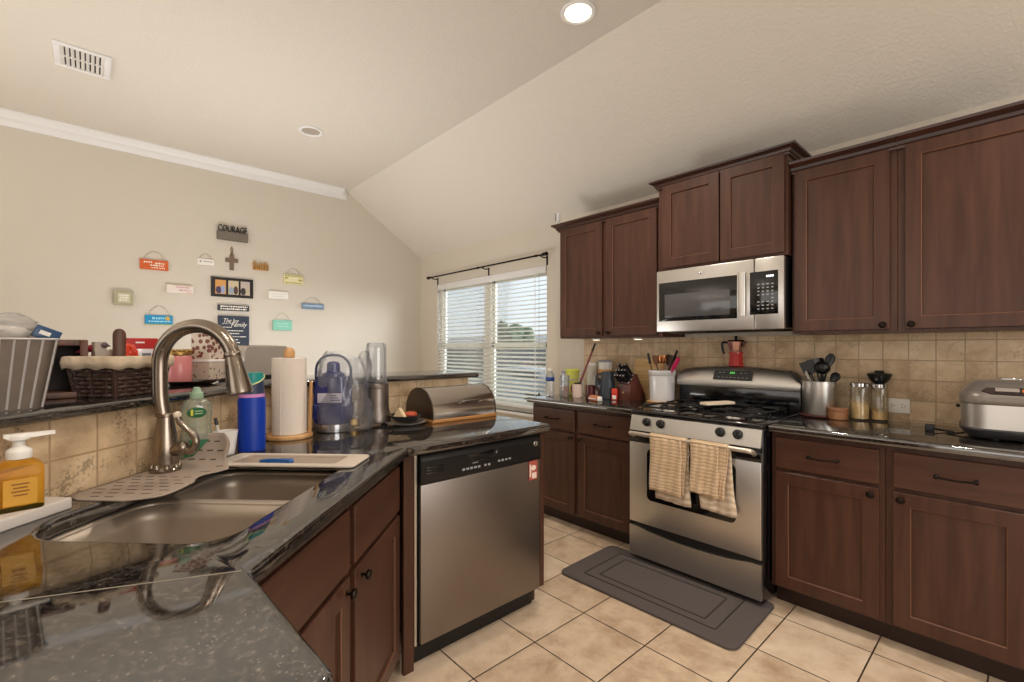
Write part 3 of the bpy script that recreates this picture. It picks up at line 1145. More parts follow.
# ================================================================ PENINSULA
XA, UA = -1.605, 1.78
YE = 1.725
# half wall carrying the raised bar: kitchen face x=-2.30, diagonal v=-1.222, near leg y=-0.51
VW = -1.222
cxy = (-2.305, VW / S2 + 2.305)
dxy = (VW / S2 + 0.51, -0.51)
def wall_poly(t0, t1):
    """band behind the kitchen face between offsets t0 (face) and t1 (back)"""
    def line(t):
        xk, yk, v = -2.305 - t, -0.51 - t, VW - t
        return [(xk, YE), (xk, v / S2 - xk), (v / S2 - yk, yk), (-0.55, yk)]
    a, b = line(t0), line(t1)
    return a + b[::-1]
m = MB(); m.prism(wall_poly(0.012, 0.125), 0, 1.113)
struct(m.build('wall_peninsula', 'wall', smooth=0))
m = MB(); m.box(-2.317, -2.3055, cxy[1], YE, 0.90, 1.113)
struct(m.build('wall_peninsula_tile', 'splash_y', smooth=0))
# diagonal tile panel, own axes so its grid runs along the wall
ulo, uhi = (dxy[1] - dxy[0]) * S2, (cxy[1] - cxy[0]) * S2
m = MB(); m.box(ulo, uhi, -VW, -VW + 0.012, 0.90, 1.113)
struct(m.build('wall_peninsula_tile_diagonal', 'splash_d', None, (0, 0, 0), RZD, smooth=0))
m = MB(); m.box(dxy[0], -0.55, -0.522, -0.5105, 0.90, 1.113)
struct(m.build('wall_peninsula_tile_near', 'splash_x', smooth=0))

def bar_poly():
    def line(t):
        xk, yk, v = -2.305 - t, -0.51 - t, VW - t
        return [(xk, YE + 0.055), (xk, v / S2 - xk), (v / S2 - yk, yk), (-0.53, yk)]
    return line(-0.034) + line(0.40)[::-1]
bp = bar_poly()
def ccw(p):
    a = sum(p[i - 1][0] * p[i][1] - p[i][0] * p[i - 1][1] for i in range(len(p)))
    return p if a > 0 else p[::-1]
m = MB(); m.slab(ccw(bp), [], 1.114, 1.146, 0.0155, 4)
tag(m.build('bar_top', 'granite'), 'raised black granite bar top running behind the sink', 'countertop')

# peninsula slab with the sink cut-out
SU0, SU1, SV0, SV1 = 0.885, 1.555, -1.075, -0.622     # cut-out in u,v
def uvpoly(poly):
    return [D(u, v) for u, v in poly]
cutu = rrect(SU0, SU1, SV0, SV1, (0.07, 0.07, 0.07, 0.13), 7)
def rc(p, a, b, r, n=4):
    """round corner p between neighbours a and b"""
    p, a, b = Vector(p), Vector(a), Vector(b)
    da, db = (a - p).normalized(), (b - p).normalized()
    s0, s1 = p + da * r, p + db * r
    return [tuple((1 - t) ** 2 * s0 + 2 * t * (1 - t) * p + t * t * s1) for t in [k / n for k in range(n + 1)]]
XE, YN = -0.535, 0.205
A = (XA, -0.49 / S2 - XA)
B = (-0.49 / S2 - YN, YN)
c1, c2, c3, c4 = (XA, YE), (-2.304, YE), (-2.304, cxy[1] + 0.0), (dxy[0], -0.509)
c5, c6 = (XE, -0.509), (XE, YN + 0.012)
outer = rc(A, B, c1, 0.03) + rc(c1, A, c2, 0.025) + [c2, c3, c4] + [c5] + rc(c6, c5, B, 0.03) + rc(B, c6, A, 0.008, 2)
outer = ccw(outer)
hole = ccw(uvpoly(cutu))[::-1]
M['seam'] = mat('counter_seam', (150, 140, 126), 0.3)
m = MB(); m.slab(outer, [hole], 0.872, 0.914, 0.012, 4)
pc = m.build('peninsula_countertop', 'granite', None)
tag(pc, 'black granite peninsula countertop with the undermount sink cut-out', 'countertop')
m = MB()
sd = Vector((D(0.65, -0.83)[0] - B[0], D(0.65, -0.83)[1] - B[1]))
sn = Vector((-sd.y, sd.x)).normalized() * 0.0012
q0, q1 = Vector(B) + sd.normalized() * 0.014, Vector(B) + sd.normalized() * 0.70
m.prism([tuple(q0 - sn), tuple(q1 - sn), tuple(q1 + sn), tuple(q0 + sn)], 0.9135, 0.9144)
m.build('seam', 'seam', pc)

# ---- sink
sk = thing('sink', 'double bowl steel sink set under the granite peninsula', 'sink', (0, 0, 0.872), RZD)
def lp(poly):            # u,v -> local of the diagonal frame (x=u, y=-v)
    return [(u, -v) for u, v in poly]
bowls = [rrect(0.892, 1.243, SV0 + 0.006, SV1 - 0.006, (0.065, 0.05, 0.05, 0.125), 7), rrect(1.272, 1.548, -1.05, SV1 - 0.006, 0.06, 7)]
m = MB()
m.slab(ccw(lp(rrect(SU0 - 0.018, SU1 + 0.018, SV0 - 0.018, SV1 + 0.018, 0.1, 7))), [ccw(lp(b))[::-1] for b in bowls], -0.022, -0.001, 0.006)
m.build('rim', 'sink', sk)
for b, dp_ in zip(bowls, (0.205, 0.17)):
    p0 = ccw(lp(b))
    cu = sum(p[0] for p in p0) / len(p0); cv = sum(p[1] for p in p0) / len(p0)
    m = MB()
    rings = []
    for ins, z in ((0.0005, -0.008), (0.003, -0.05), (0.008, -dp_ + 0.04), (0.018, -dp_ + 0.014), (0.04, -dp_)):
        rings.append([(x, y, z) for x, y in inset(p0, ins)])
    rings.append([(cu + 0.045 * math.cos(2 * math.pi * i / len(p0) - 0.7), cv + 0.045 * math.sin(2 * math.pi * i / len(p0) - 0.7), -dp_ - 0.003) for i in range(len(p0))])
    m.loft(rings, cap0=False)
    bo = m.build('bowl', 'sink', sk, smooth=50, solid=0.0012)
    m = MB(); m.lathe([(0.043, -dp_ - 0.001), (0.043, -dp_ + 0.003), (0.036, -dp_ + 0.003), (0.03, -dp_ - 0.002), (0.008, -dp_ - 0.002), (0.006, -dp_ + 0.006)], 24, (cu, cv))
    m.build('drain', 'chrome', bo)

# ---- diagonal sink cabinet and filler
sc_ = thing('sink_cabinet', 'dark cherry corner cabinet below the sink with two doors', 'cabinet', (0, 0, 0), RZD)
FV = 0.538   # local y of the face frame = 0.538 (v=-0.538); door fronts at 0.519
m = MB()
m.box(0.795, 1.79, FV, FV + 0.018, 0.10, 0.868)
m.box(0.80, 0.818, FV + 0.018, 1.16, 0.10, 0.868); m.box(1.772, 1.79, FV + 0.018, 1.16, 0.10, 0.868)
m.box(0.80, 1.79, FV + 0.018, 1.16, 0.10, 0.118)
m.build('body', 'wood_z', sc_, smooth=0)
m = MB(); m.box(0.84, 1.75, FV + 0.07, FV + 0.088, 0.0, 0.10)
m.build('toe_kick', 'toe', sc_, smooth=0)
for xa, xb, ks in ((0.84, 1.286, 1), (1.322, 1.765, -1)):
    m = MB(); m.loft([rect(xa, xb, 0.672, 0.842, i, FV + y) for i, y in ((0, 0), (0, -0.016), (0.003, -0.019))])
    m.build('false_drawer', 'wood_x', sc_, smooth=0)
    m = MB()
    d = shaker(sc_, xa, xb, 0.112, 0.655)
    d.location = (0, FV, 0)
    knob(d, (xb - 0.026) if ks > 0 else (xa + 0.05), -0.019, 0.618)

# ---- dishwasher leg: filler, end panel, dishwasher
XD = -1.63
t = thing('end_panel', 'dark cherry filler and end panels framing the dishwasher', 'cabinet panel', (XD - 0.02, 0, 0))
m = MB(); m.box(-0.018, 0.0, A[1] + 0.005, 0.962, 0.0, 0.870)
m.build('filler_strip', 'wood_z', t, smooth=0)
m = MB(); m.box(-0.62, 0.012, 1.672, 1.70, 0.10, 0.870); m.box(-0.62, -0.055, 1.672, 1.70, 0.0, 0.10)
m.build('side_panel', 'wood_z', t, smooth=0)
m = MB(); m.box(-0.63, -0.61, 0.95, 1.672, 0.0, 0.870)
m.build('back_panel', 'wood_z', t, smooth=0)

dw = thing('dishwasher', 'stainless dishwasher with black control panel under the peninsula', 'dishwasher', (XD - 0.02, 1.32, 0), R(90))
HW = 0.340     # half width; local x = world y, local -y = out into the room
m = MB(); m.box(-HW - 0.004, HW + 0.004, 0.0, 0.56, 0.09, 0.866)
m.build('tub', 'black', dw, smooth=0)
m = MB(); m.box(-HW, HW, -0.024, 0.0, 0.105, 0.745, 0.005)
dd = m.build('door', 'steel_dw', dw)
m = MB()
m.loft([[(x, y, z) for y, z in ((0.0, 0.748), (-0.026, 0.748), (-0.030, 0.76), (-0.028, 0.84), (-0.016, 0.862), (0.0, 0.864))] for x in (-HW, HW)])
cpn = m.build('control_panel', 'black', dw, smooth=20)
m = MB()
m.tube(spline([(-0.10, -0.0285, 0.826), (-0.07, -0.0285, 0.806), (0.03, -0.0285, 0.806), (0.055, -0.0285, 0.826)], 4), 0.004, 6)
m.box(-0.11, 0.065, -0.0295, -0.026, 0.822, 0.838, 0.002)
m.build('latch_grip', 'black_gloss', cpn)
m = MB()
for zz in (0.812, 0.800, 0.788):
    m.box(-0.315, -0.235, -0.0305, -0.027, zz - 0.003, zz + 0.003, 0.001)
m.build('vent_slots', 'black_gloss', cpn)
m = MB()
for i in range(5):
    m.box(-0.14 + i * 0.021, -0.126 + i * 0.021, -0.0306, -0.0290, 0.770, 0.779)
for i in range(2):
    m.box(-0.02 + i * 0.021, -0.008 + i * 0.021, -0.0306, -0.0290, 0.770, 0.779)
for i in range(4):
    m.box(0.06 + i * 0.022, 0.073 + i * 0.022, -0.0306, -0.0290, 0.776, 0.785)
m.box(-0.085, -0.055, -0.0300, -0.0282, 0.793, 0.796)
m.build('button_print', 'grey_text', cpn, smooth=0)
m = MB(); m.xf(m.lathe([(0.013, 0), (0.013, 0.002), (0.0105, 0.003), (0.009, 0.0015), (0.004, 0.0025)], 24), Matrix.Translation((0.305, -0.0275, 0.826)) @ Matrix.Rotation(R(90), 4, 'X'))
m.build('round_badge', 'chrome', cpn)
m = MB(); m.box(-HW, HW, 0.035, 0.05, 0.006, 0.10); m.box(-HW, HW, 0.0, 0.04, 0.088, 0.10)
m.build('kick_plate', 'black', dw, smooth=0)
m = MB(); m.box(-HW - 0.018, -HW - 0.008, -0.006, 0.02, 0.10, 0.866)
m.build('side_trim', 'steel_y', dw, smooth=0)
M['magnet_red'] = mat('magnet_red', (176, 84, 74), 0.5)
M['skin'] = mat('magnet_print', (232, 214, 204), 0.5)
mg = thing('fridge_magnet', 'small red and white picture magnet on the dishwasher door', 'magnet', (XD - 0.02 + 0.0245, 1.61, 0.697), R(90))
m = MB(); m.box(-0.028, 0.028, -0.002, 0.0, -0.047, 0.047, 0.0005)
m.build('card', 'magnet_red', mg, smooth=0)
m = MB()
m.prism([(0.016 * math.cos(a) + 0.002, 0.013 * math.sin(a) + 0.012) for a in [R(20 * q) for q in range(18)]], 0.002, 0.0026, Matrix(((1, 0, 0, 0), (0, 0, -1, 0), (0, 1, 0, 0), (0, 0, 0, 1))))
m.box(-0.008, 0.022, -0.0026, -0.002, -0.04, -0.012)
m.box(-0.024, -0.014, -0.0026, -0.002, -0.03, 0.03)
m.build('print', 'skin', mg, smooth=0)
# cabinet under the near leg
t = thing('base_cabinet', 'dark cherry cabinet carcass under the near end of the peninsula', 'cabinet', (-0.575, 0.175, 0), R(180))
m = MB(); m.box(0.0, 0.26, 0.0, 0.66, 0.10, 0.870)
m.build('body', 'wood_z', t, smooth=0)
m = MB(); m.box(0.06, 0.26, 0.07, 0.66, 0, 0.10)
m.build('toe_kick', 'toe', t, smooth=0)

# ---- floor mat
M['mat'] = mat('grey_mat', (88, 80, 78), 0.95, var=0.15, vscale=220, bump=0.5, bscale=500)
M['mat_line'] = mat('mat_groove', (50, 46, 45), 0.95)
fm = thing('floor_mat', 'dark grey anti-fatigue floor mat in front of the range', 'mat', (-1.325, 2.275, 0), R(1.5))
m = MB(); m.slab(rrect(-0.49, 0.49, -0.265, 0.265, 0.045, 5), [], 0.0, 0.016, 0.012, 3)
mm = m.build('pad', 'mat', fm)
for ix, iy in ((0.105, 0.085), (0.175, 0.135)):
    m = MB()
    m.tube([(x, y, 0.0163) for x, y in rrect(-0.475 + ix, 0.475 - ix, -0.265 + iy, 0.265 - iy, 0.006, 2)], 0.0035, 6, closed=True)
    m.build('groove', 'mat_line', mm)
# ================================================================ SINK AREA
Z0 = 0.914
# ---- faucet (local x along the run, local -y out over the bowl)
fc = thing('faucet', 'brushed nickel gooseneck kitchen faucet behind the sink bowls', 'faucet', DL(1.381, -1.138, Z0 + 0.004), RZD)
m = MB()
m.lathe([(0.040, 0.0), (0.041, 0.006), (0.034, 0.012), (0.033, 0.02), (0.035, 0.045), (0.034, 0.075), (0.028, 0.12), (0.0235, 0.15), (0.022, 0.166), (0.0255, 0.168), (0.0255, 0.176), (0.021, 0.178)], 28)
for q in range(8):
    a = q * math.pi / 4
    m.ball((0.034 * math.cos(a), 0.034 * math.sin(a), 0.012), (0.009, 0.009, 0.014), 8, 6)
m.build('faucet_body', 'nickel', fc, smooth=50)
y0, yc_, rr_ = 0.018, -0.100, 0.118
pts = [(0, 0.008, 0.17), (0, 0.016, 0.22), (0, y0, 0.27)]
pts += [(0, yc_ + rr_ * math.cos(R(a)), 0.328 + rr_ * math.sin(R(a))) for a in range(0, 166, 15)]
pts += [(0, -0.220, 0.335)]
m = MB(); m.tube(spline(pts, 3), 0.0215, 16)
m.build('spout', 'nickel', fc, smooth=50)
m = MB()
m.lathe([(0.0225, 0.02), (0.024, 0.018), (0.024, 0.008), (0.0225, 0.006), (0.0245, -0.01), (0.036, -0.098), (0.036, -0.106), (0.030, -0.110), (0.024, -0.108)], 24)
m.xf(list(m.bm.verts), Matrix.Translation((0, -0.216, 0.345)) @ Matrix.Rotation(R(-12), 4, 'X'))
m.build('spray_head', 'nickel', fc, smooth=40)
m = MB()
m.cyl((0, -0.02, 0.062), (0, -0.058, 0.072), 0.019, 0.022)
m.ball((0, -0.06, 0.072), (0.020, 0.014, 0.023))
m.tube(spline([(0, -0.058, 0.066), (0.002, -0.082, 0.062), (0.004, -0.095, 0.085), (0.004, -0.088, 0.108), (0.002, -0.066, 0.130), (0, -0.046, 0.150), (0, -0.040, 0.166)], 5), [0.013] * 8 + [0.0105] * 10 + [0.0085] * 13, 10)
lv = m.build('lever', 'nickel', fc, smooth=50)
m = MB(); m.ball((0, -0.038, 0.172), 0.0115, 14, 10)
m.build('lever_knob', 'cream', lv)

# ---- splash mat: flat round the faucet, curling up at the far end
sm = thing('splash_mat', 'taupe slotted silicone splash mat around the faucet base', 'mat', DL(1.381, -1.10, Z0 + 0.0018), RZD)
UM0, UM1, SB = -0.272, 0.178, 0.70


def matp(s, t):
    """s 0..1 along, t 0..1 back to front"""
    x = UM0 + (UM1 - UM0) * s
    e = min(1.0, s / 0.10)
    w0 = 0.094 - 0.05 * (1 - e) ** 2
    fr = -0.135 - 0.010 * math.sin(s * 9)
    if abs(s - 0.5) < 0.12:
        fr += 0.018 * math.cos((s - 0.5) / 0.24 * math.pi)
    if s < 0.12:
        fr += 0.06 * (1 - s / 0.12) ** 2
    if s > 0.90:
        fr += 0.028 * ((s - 0.90) / 0.10) ** 2
        w0 -= 0.03 * ((s - 0.90) / 0.10) ** 2
    if s > SB:
        fr += 0.05 * min(1.0, (s - SB) / 0.12)
    y = w0 + (fr - w0) * t
    z = 0.0
    if s > SB:
        L = (s - SB) * (UM1 - UM0)
        x = UM0 + (UM1 - UM0) * SB
        n_ = 12
        for k in range(n_):
            a = min(R(62), R(62) * ((k + 0.5) / n_ * L) / 0.06)
            x += L / n_ * math.cos(a)
            z += L / n_ * math.sin(a)
    return Vector((x, y, z))


m = MB(); m.surf(44, 14, matp)
m.build('sheet', 'grey_rubber', sm, solid=0.0035, smooth=60)
m = MB()
for a in range(14):
    for b in range(5):
        s0 = 0.05 + a * 0.068
        t0 = 0.07 + b * 0.185 + (0.09 if a % 2 else 0)
        if s0 > 0.96 or t0 > 0.86 or (abs(UM0 + (UM1 - UM0) * s0) < 0.06 and t0 < 0.72) or (s0 < 0.1 and (t0 < 0.2 or t0 > 0.6)):
            continue
        p, q = matp(s0, t0), matp(s0 + 0.004, t0 + 0.105)
        n1 = (matp(s0 + 0.02, t0) - p).cross(matp(s0, t0 + 0.05) - p).normalized()
        if n1.z < 0:
            n1 = -n1
        h = n1 * 0.0019
        d = (matp(s0 + 0.02, t0) - p).normalized() * 0.0022
        m.loft([[p - d + h, p + d + h, p + d + h * 1.25, p - d + h * 1.25], [q - d + h, q + d + h, q + d + h * 1.25, q - d + h * 1.25]])
m.build('slots', 'slot', sm, smooth=0)

# ---- tray across the far bowl
M['tray'] = mat('tray_grey', (196, 184, 170), 0.5)
tr = MB()
tr.slab(ccw(lp(rrect(1.447, 1.607, -1.045, -0.575, 0.018, 4))), [ccw(lp(rrect(1.472, 1.588, -0.995, -0.645, 0.012, 4)))[::-1]], 0.0, 0.009, 0.004)
o = thing('sink_tray', 'pale grey rectangular over-sink tray lying across the far bowl', 'tray', (0, 0, Z0 + 0.001), RZD)
tr.build('tray_rim', 'tray', o)
m = MB()
ib = ccw(lp(rrect(1.472, 1.588, -0.995, -0.645, 0.012, 4)))
m.loft([[(x, y, 0.006) for x, y in ib]] + [[(x, y, -0.0005) for x, y in inset(ib, 0.003)]], cap0=False, cap1=True)
m.build('tray_basin', 'grey_rubber', o, solid=0.001)
M['blue'] = mat('blue_plastic', (22, 84, 150), 0.4)
sb = MB()
sb.loft([[(x, w * sy, z) for sy, z in ((-1, 0), (1, 0), (0.8, h), (-0.8, h))] for x, w, h in ((-0.055, 0.006, 0.006), (-0.03, 0.009, 0.010), (0.0, 0.008, 0.011), (0.03, 0.012, 0.012), (0.055, 0.014, 0.012), (0.06, 0.008, 0.008))])
p = D(1.505, -0.86)
tag(sb.build('scrub_brush', 'blue', None, (p[0], p[1], Z0 + 0.003), R(40)), 'blue plastic scraper lying in the over-sink tray', 'scraper')

# ---- white tray with hand soap
M['marble'] = mat('white_marble', (198, 190, 184), 0.35, var=0.08, vscale=14)
o = MB()
o.slab(ccw(lp(rrect(0.72, 1.062, -1.205, -1.102, 0.010, 3))), [], 0.0, 0.026, 0.004)
tag(o.build('soap_tray', 'marble', None, (0, 0, Z0), RZD), 'long white stone tray under the amber soap bottle', 'tray')
M['amber'] = mat('amber_soap', (252, 206, 84), 0.05, trans=0.96, ior=1.2)
M['label_gold'] = mat('soap_label', (206, 152, 48), 0.5)
sp = thing('soap_bottle', 'square amber hand soap bottle with white pump beside the sink', 'soap bottle', DL(0.985, -1.152, Z0 + 0.026), R(98))
m = MB()
rings = [[(x, y, z) for x, y in rrect(-a, a, -a, a, min(r, a * 0.98), 5)] for a, r, z in ((0.036, 0.008, 0.0), (0.038, 0.008, 0.004), (0.038, 0.008, 0.088), (0.036, 0.010, 0.098), (0.026, 0.016, 0.106), (0.0185, 0.018, 0.109), (0.0185, 0.018, 0.116))]
m.loft(rings)
m.build('bottle', 'amber', sp, smooth=40)
m = MB(); m.box(-0.026, 0.026, -0.0392, -0.0383, 0.014, 0.07, 0.0003)
m.mi = 1
for q in range(4):
    m.box(-0.014 + (q % 2) * 0.003, 0.014 - (q % 2) * 0.003, -0.0396, -0.0391, 0.058 - q * 0.008, 0.061 - q * 0.008)
M['label_brown'] = mat('label_print', (130, 82, 24), 0.6)
m.build('bottle_label', ['label_gold', 'label_brown'], sp, smooth=0)
m = MB()
m.lathe([(0.021, 0.110), (0.0215, 0.114), (0.0215, 0.126), (0.020, 0.130), (0.011, 0.136), (0.010, 0.148), (0.018, 0.152), (0.0185, 0.158), (0.015, 0.163), (0.004, 0.164)], 24)
m.loft([[(x, y * w_, z) for y, z in ((-0.011, za), (0.011, za), (0.009, 0.165), (-0.009, 0.165))] for x, w_, za in ((-0.024, 0.7, 0.158), (-0.018, 1.0, 0.155), (0.02, 1.0, 0.155), (0.052, 0.75, 0.1575), (0.058, 0.6, 0.157))])
m.build('pump', 'white_plastic', sp, smooth=45)

# ---- dish soap bottle
M['soap_clear'] = film('clear_soap', (200, 206, 190), (226, 230, 214), 0.32, 0.10, 0.06)
M['mint'] = mat('mint_cap', (172, 206, 178), 0.4)
M['green'] = mat('label_green', (18, 92, 48), 0.5)
M['yellow'] = mat('label_yellow', (206, 200, 60), 0.5)
ds = thing('dish_soap_bottle', 'clear dish soap bottle with mint cap and green label behind the faucet', 'soap bottle', DL(1.500, -1.128, Z0), R(174))
m = MB()
rings = []
for a, b, z in ((0.046, 0.026, 0.0), (0.049, 0.028, 0.006), (0.050, 0.029, 0.06), (0.044, 0.027, 0.10), (0.040, 0.026, 0.13), (0.045, 0.027, 0.165), (0.044, 0.026, 0.19), (0.032, 0.022, 0.208), (0.016, 0.015, 0.216), (0.014, 0.014, 0.222)):
    rings.append([(0.0 + b * math.sin(q * math.pi / 14) * 0 + a * math.cos(q * math.pi / 14), b * math.sin(q * math.pi / 14), z) for q in range(28)])
vs = m.loft(rings)
m.xf(vs, Matrix.Rotation(R(90), 4, 'Z'))
m.build('bottle', 'soap_clear', ds, smooth=50)
m = MB(); m.lathe([(0.018, 0.214), (0.020, 0.218), (0.019, 0.232), (0.013, 0.238), (0.010, 0.25), (0.006, 0.252)], 18)
m.build('cap', 'mint', ds)
m = MB()
mt = Matrix.Translation((-0.0285, 0.0, 0.17)) @ Matrix.Rotation(R(-90), 4, 'Y')
m.xf(m.loft([[(0.017 * math.cos(a) * s, 0.027 * math.sin(a) * s, z) for a in [R(15 * q) for q in range(24)]] for s, z in ((1, 0), (1, 0.0015), (0.9, 0.002))]), mt)
m.mi = 1
m.xf(m.box(-0.010, 0.010, 0.010, 0.017, 0.002, 0.0026), mt)
m.mi = 2
for q in (-0.005, 0.003):
    m.xf(m.box(q, q + 0.003, -0.016, 0.006, 0.002, 0.0026), mt)
M['pale_green'] = mat('label_pale', (160, 190, 150), 0.5)
m.build('neck_label', ['green', 'yellow', 'pale_green'], ds)
m = MB(); m.xf(m.box(-0.03, 0.022, -0.044, 0.036, -0.001, 0.001, 0.0004), Matrix.Translation((-0.031, 0, 0.058)) @ Matrix.Rotation(R(-90), 4, 'Y'))
m.build('bottle_label', 'green', ds)

# ---- white holder cup with small brushes
cp_ = thing('brush_cup', 'small white tapered cup standing behind the splash mat', 'cup', DL(1.62, -1.11, Z0), 0)
m = MB(); m.lathe([(0.026, 0.0), (0.029, 0.003), (0.039, 0.085), (0.036, 0.085), (0.026, 0.006), (0.004, 0.005)], 28)
m.build('cup_body', 'white_plastic', cp_)
br = thing('bottle_brush', 'thin dish brush with black tip standing in the white cup', 'brush', DL(1.615, -1.115, Z0 + 0.007), 0)
m = MB(); m.tube([(0, 0, 0), (-0.012, -0.018, 0.10)], 0.004, 8)
m.build('handle', 'white_plastic', br)
m = MB(); m.cyl((-0.012, -0.018, 0.10), (-0.015, -0.0225, 0.125), 0.006, 0.005, 10)
m.build('tip', 'black', br)

# ---- blue water bottle
M['cobalt'] = mat('cobalt_enamel', (0, 52, 160), 0.45)
M['teal'] = mat('teal_lid', (28, 136, 132), 0.4)
M['navy'] = mat('navy_plastic', (44, 58, 84), 0.4)
M['pink'] = mat('pink_band', (206, 140, 196), 0.5)
M['lime'] = mat('lime_edge', (196, 206, 150), 0.5)
wb = thing('water_bottle', 'cobalt blue water bottle with teal and pink lid next to the sink', 'bottle', (-1.945, 0.448, Z0), R(-47))
m = MB(); m.lathe([(0.043, 0.0), (0.0465, 0.004), (0.0465, 0.185), (0.043, 0.196), (0.0425, 0.2)], 32)
m.build('bottle', 'cobalt', wb)
m = MB(); m.lathe([(0.0435, 0.2), (0.0435, 0.212)], 32)
m.build('pink_ring', 'pink', wb)
m = MB()
rings = []
for k in range(7):
    t = k / 6
    rings.append([(0.0425 * (1 - 0.08 * t) * math.cos(q * math.pi / 16), 0.0425 * (1 - 0.08 * t) * math.sin(q * math.pi / 16), 0.212 + t * (0.052 - 0.020 * math.cos(q * math.pi / 16))) for q in range(32)])
m.loft(rings)
m.build('lid_base', 'navy', wb)
m = MB()
rings = []
for t, s in ((0.0, 1.02), (0.12, 1.03), (1.0, 0.95)):
    rings.append([(0.039 * s * math.cos(q * math.pi / 16), 0.039 * s * math.sin(q * math.pi / 16), 0.264 - 0.020 * math.cos(q * math.pi / 16) + t * (0.026 + 0.020 * math.cos(q * math.pi / 16))) for q in range(32)])
m.loft(rings)
m.build('lid_top', 'teal', wb)
m = MB()
m.tube([(0.0415 * math.cos(q * math.pi / 16), 0.0415 * math.sin(q * math.pi / 16), 0.264 - 0.020 * math.cos(q * math.pi / 16)) for q in range(32)], 0.0028, 6, closed=True)
m.build('lid_edge', 'lime', wb)
m = MB(); m.tube(spline([(0.036, 0, 0.287), (0.05, 0, 0.282), (0.055, 0, 0.262), (0.050, 0, 0.236), (0.043, 0, 0.226)], 5), 0.0035, 8)
m.build('carry_loop', 'lime', wb)

# ---- paper towels
pt = thing('paper_towel_holder', 'round pale wooden paper towel holder with ball finial', 'paper towel holder', (-2.118, 0.632, Z0), R(10))
m = MB(); m.lathe([(0.088, 0.0), (0.092, 0.004), (0.092, 0.014), (0.088, 0.018), (0.01, 0.018)], 36)
m.build('base', 'pale_wood', pt)
m = MB(); m.cyl((0, 0, 0.018), (0, 0, 0.345), 0.010, n=14)
dowel = m.build('dowel', 'brown_wood', pt)
m = MB(); m.lathe([(0.012, 0.335), (0.020, 0.342), (0.023, 0.358), (0.020, 0.374), (0.012, 0.382), (0.003, 0.384)], 18)
m.build('finial', 'pale_wood', dowel)
m = MB(); m.cyl((0.070, 0.052, 0.016), (0.072, 0.058, 0.24), 0.0065, n=10)
m.build('tension_rod', 'pale_wood', pt)
pr_ = MB()
pr_.lathe([(0.021, 0.0), (0.0665, 0.0), (0.068, 0.002), (0.068, 0.319), (0.0665, 0.321), (0.021, 0.321), (0.021, 0.0)], 40, cap0=False, cap1=False)
pr_.box(0.0, 0.02, -0.0695, -0.0665, 0.002, 0.318)
tag(pr_.build('paper_towel_roll', 'paper', None, (-2.118, 0.632, Z0 + 0.019), R(30)), 'tall white paper towel roll on the wooden holder', 'paper towel')

# ---- blue pitcher of a blender wrapped in a clear bag
M['pitcher_blue'] = film('blue_plastic_shell', (24, 40, 120), (70, 90, 190), 0.72, 0.08, 0.1)
bj = thing('blender_jar', 'blue blender jar with steel base and arched handle inside a plastic bag', 'blender jar', (-2.172, 0.842, Z0), R(50))
m = MB(); m.lathe([(0.074, 0.0), (0.078, 0.004), (0.078, 0.034), (0.072, 0.038), (0.02, 0.038)], 32)
m.build('metal_base', 'chrome', bj)
m = MB()
m.loft([[(x, y, z) for x, y in rrect(-a, a, -a, a, 0.02, 4)] for a, z in ((0.068, 0.040), (0.075, 0.07), (0.075, 0.12), (0.070, 0.125), (0.072, 0.19), (0.066, 0.235), (0.066, 0.25))])
m.build('jar', 'pitcher_blue', bj, smooth=40)
M['blue_grey'] = mat('handle_bluegrey', (76, 84, 108), 0.35)
m = MB(); m.tube(spline([(-0.078, 0, 0.20), (-0.080, 0, 0.285), (-0.062, 0, 0.325), (-0.035, 0, 0.344), (0.0, 0, 0.349), (0.035, 0, 0.344), (0.062, 0, 0.325), (0.080, 0, 0.285), (0.078, 0, 0.20)], 4), 0.006, 10)
m.build('arched_handle', 'blue_grey', bj)
m = MB(); m.box(-0.045, 0.062, -0.0775, -0.0755, 0.135, 0.178, 0.0006)
M['label_lilac'] = mat('label_lilac', (196, 192, 206), 0.5)
lb_ = m.build('sticker', 'label_lilac', bj)
m = MB()
for q in range(3):
    m.box(0.012, 0.055 - q * 0.008, -0.0783, -0.0774, 0.145 + q * 0.010, 0.149 + q * 0.010)
m.build('sticker_print', 'navy', lb_, smooth=0)
M['blue_dk'] = mat('blade_cap', (40, 52, 110), 0.35)
m = MB(); m.lathe([(0.05, 0.25), (0.05, 0.262), (0.03, 0.272), (0.028, 0.31), (0.02, 0.318), (0.004, 0.32)], 20)
m.build('jar_lid', 'pitcher_blue', bj)


def crumple(m, c, r, seed, amp=0.18, fr=3.2, flat=0.6):
    g = bmesh.ops.create_icosphere(m.bm, subdivisions=4, radius=1)
    off = Vector((seed * 3.1, seed * 1.7, seed * 2.3))
    for v in g['verts']:
        n = v.co.copy()
        d = 1 + amp * (noise.noise(n * fr + off) + 0.6 * abs(noise.noise(n * fr * 2.3 + off)) + 0.35 * noise.noise(n * fr * 5 + off))
        v.co = Vector((c[0] + n.x * r[0] * d, c[1] + n.y * r[1] * d, max(c[2] - r[2] * flat, c[2] + n.z * r[2] * d)))
    m._done(None, {f for v in g['verts'] for f in v.link_faces})


def bag(name, label, cat, loc, r, seed, amp=0.18, rz=0.0, material='bag', group=None, fr=3.2):
    m = MB()
    crumple(m, (0, 0, r[2] * 0.98), r, seed, amp, fr, 0.97)
    o = m.build(name, material, None, loc, rz, smooth=180)
    return tag(o, label, cat, group)


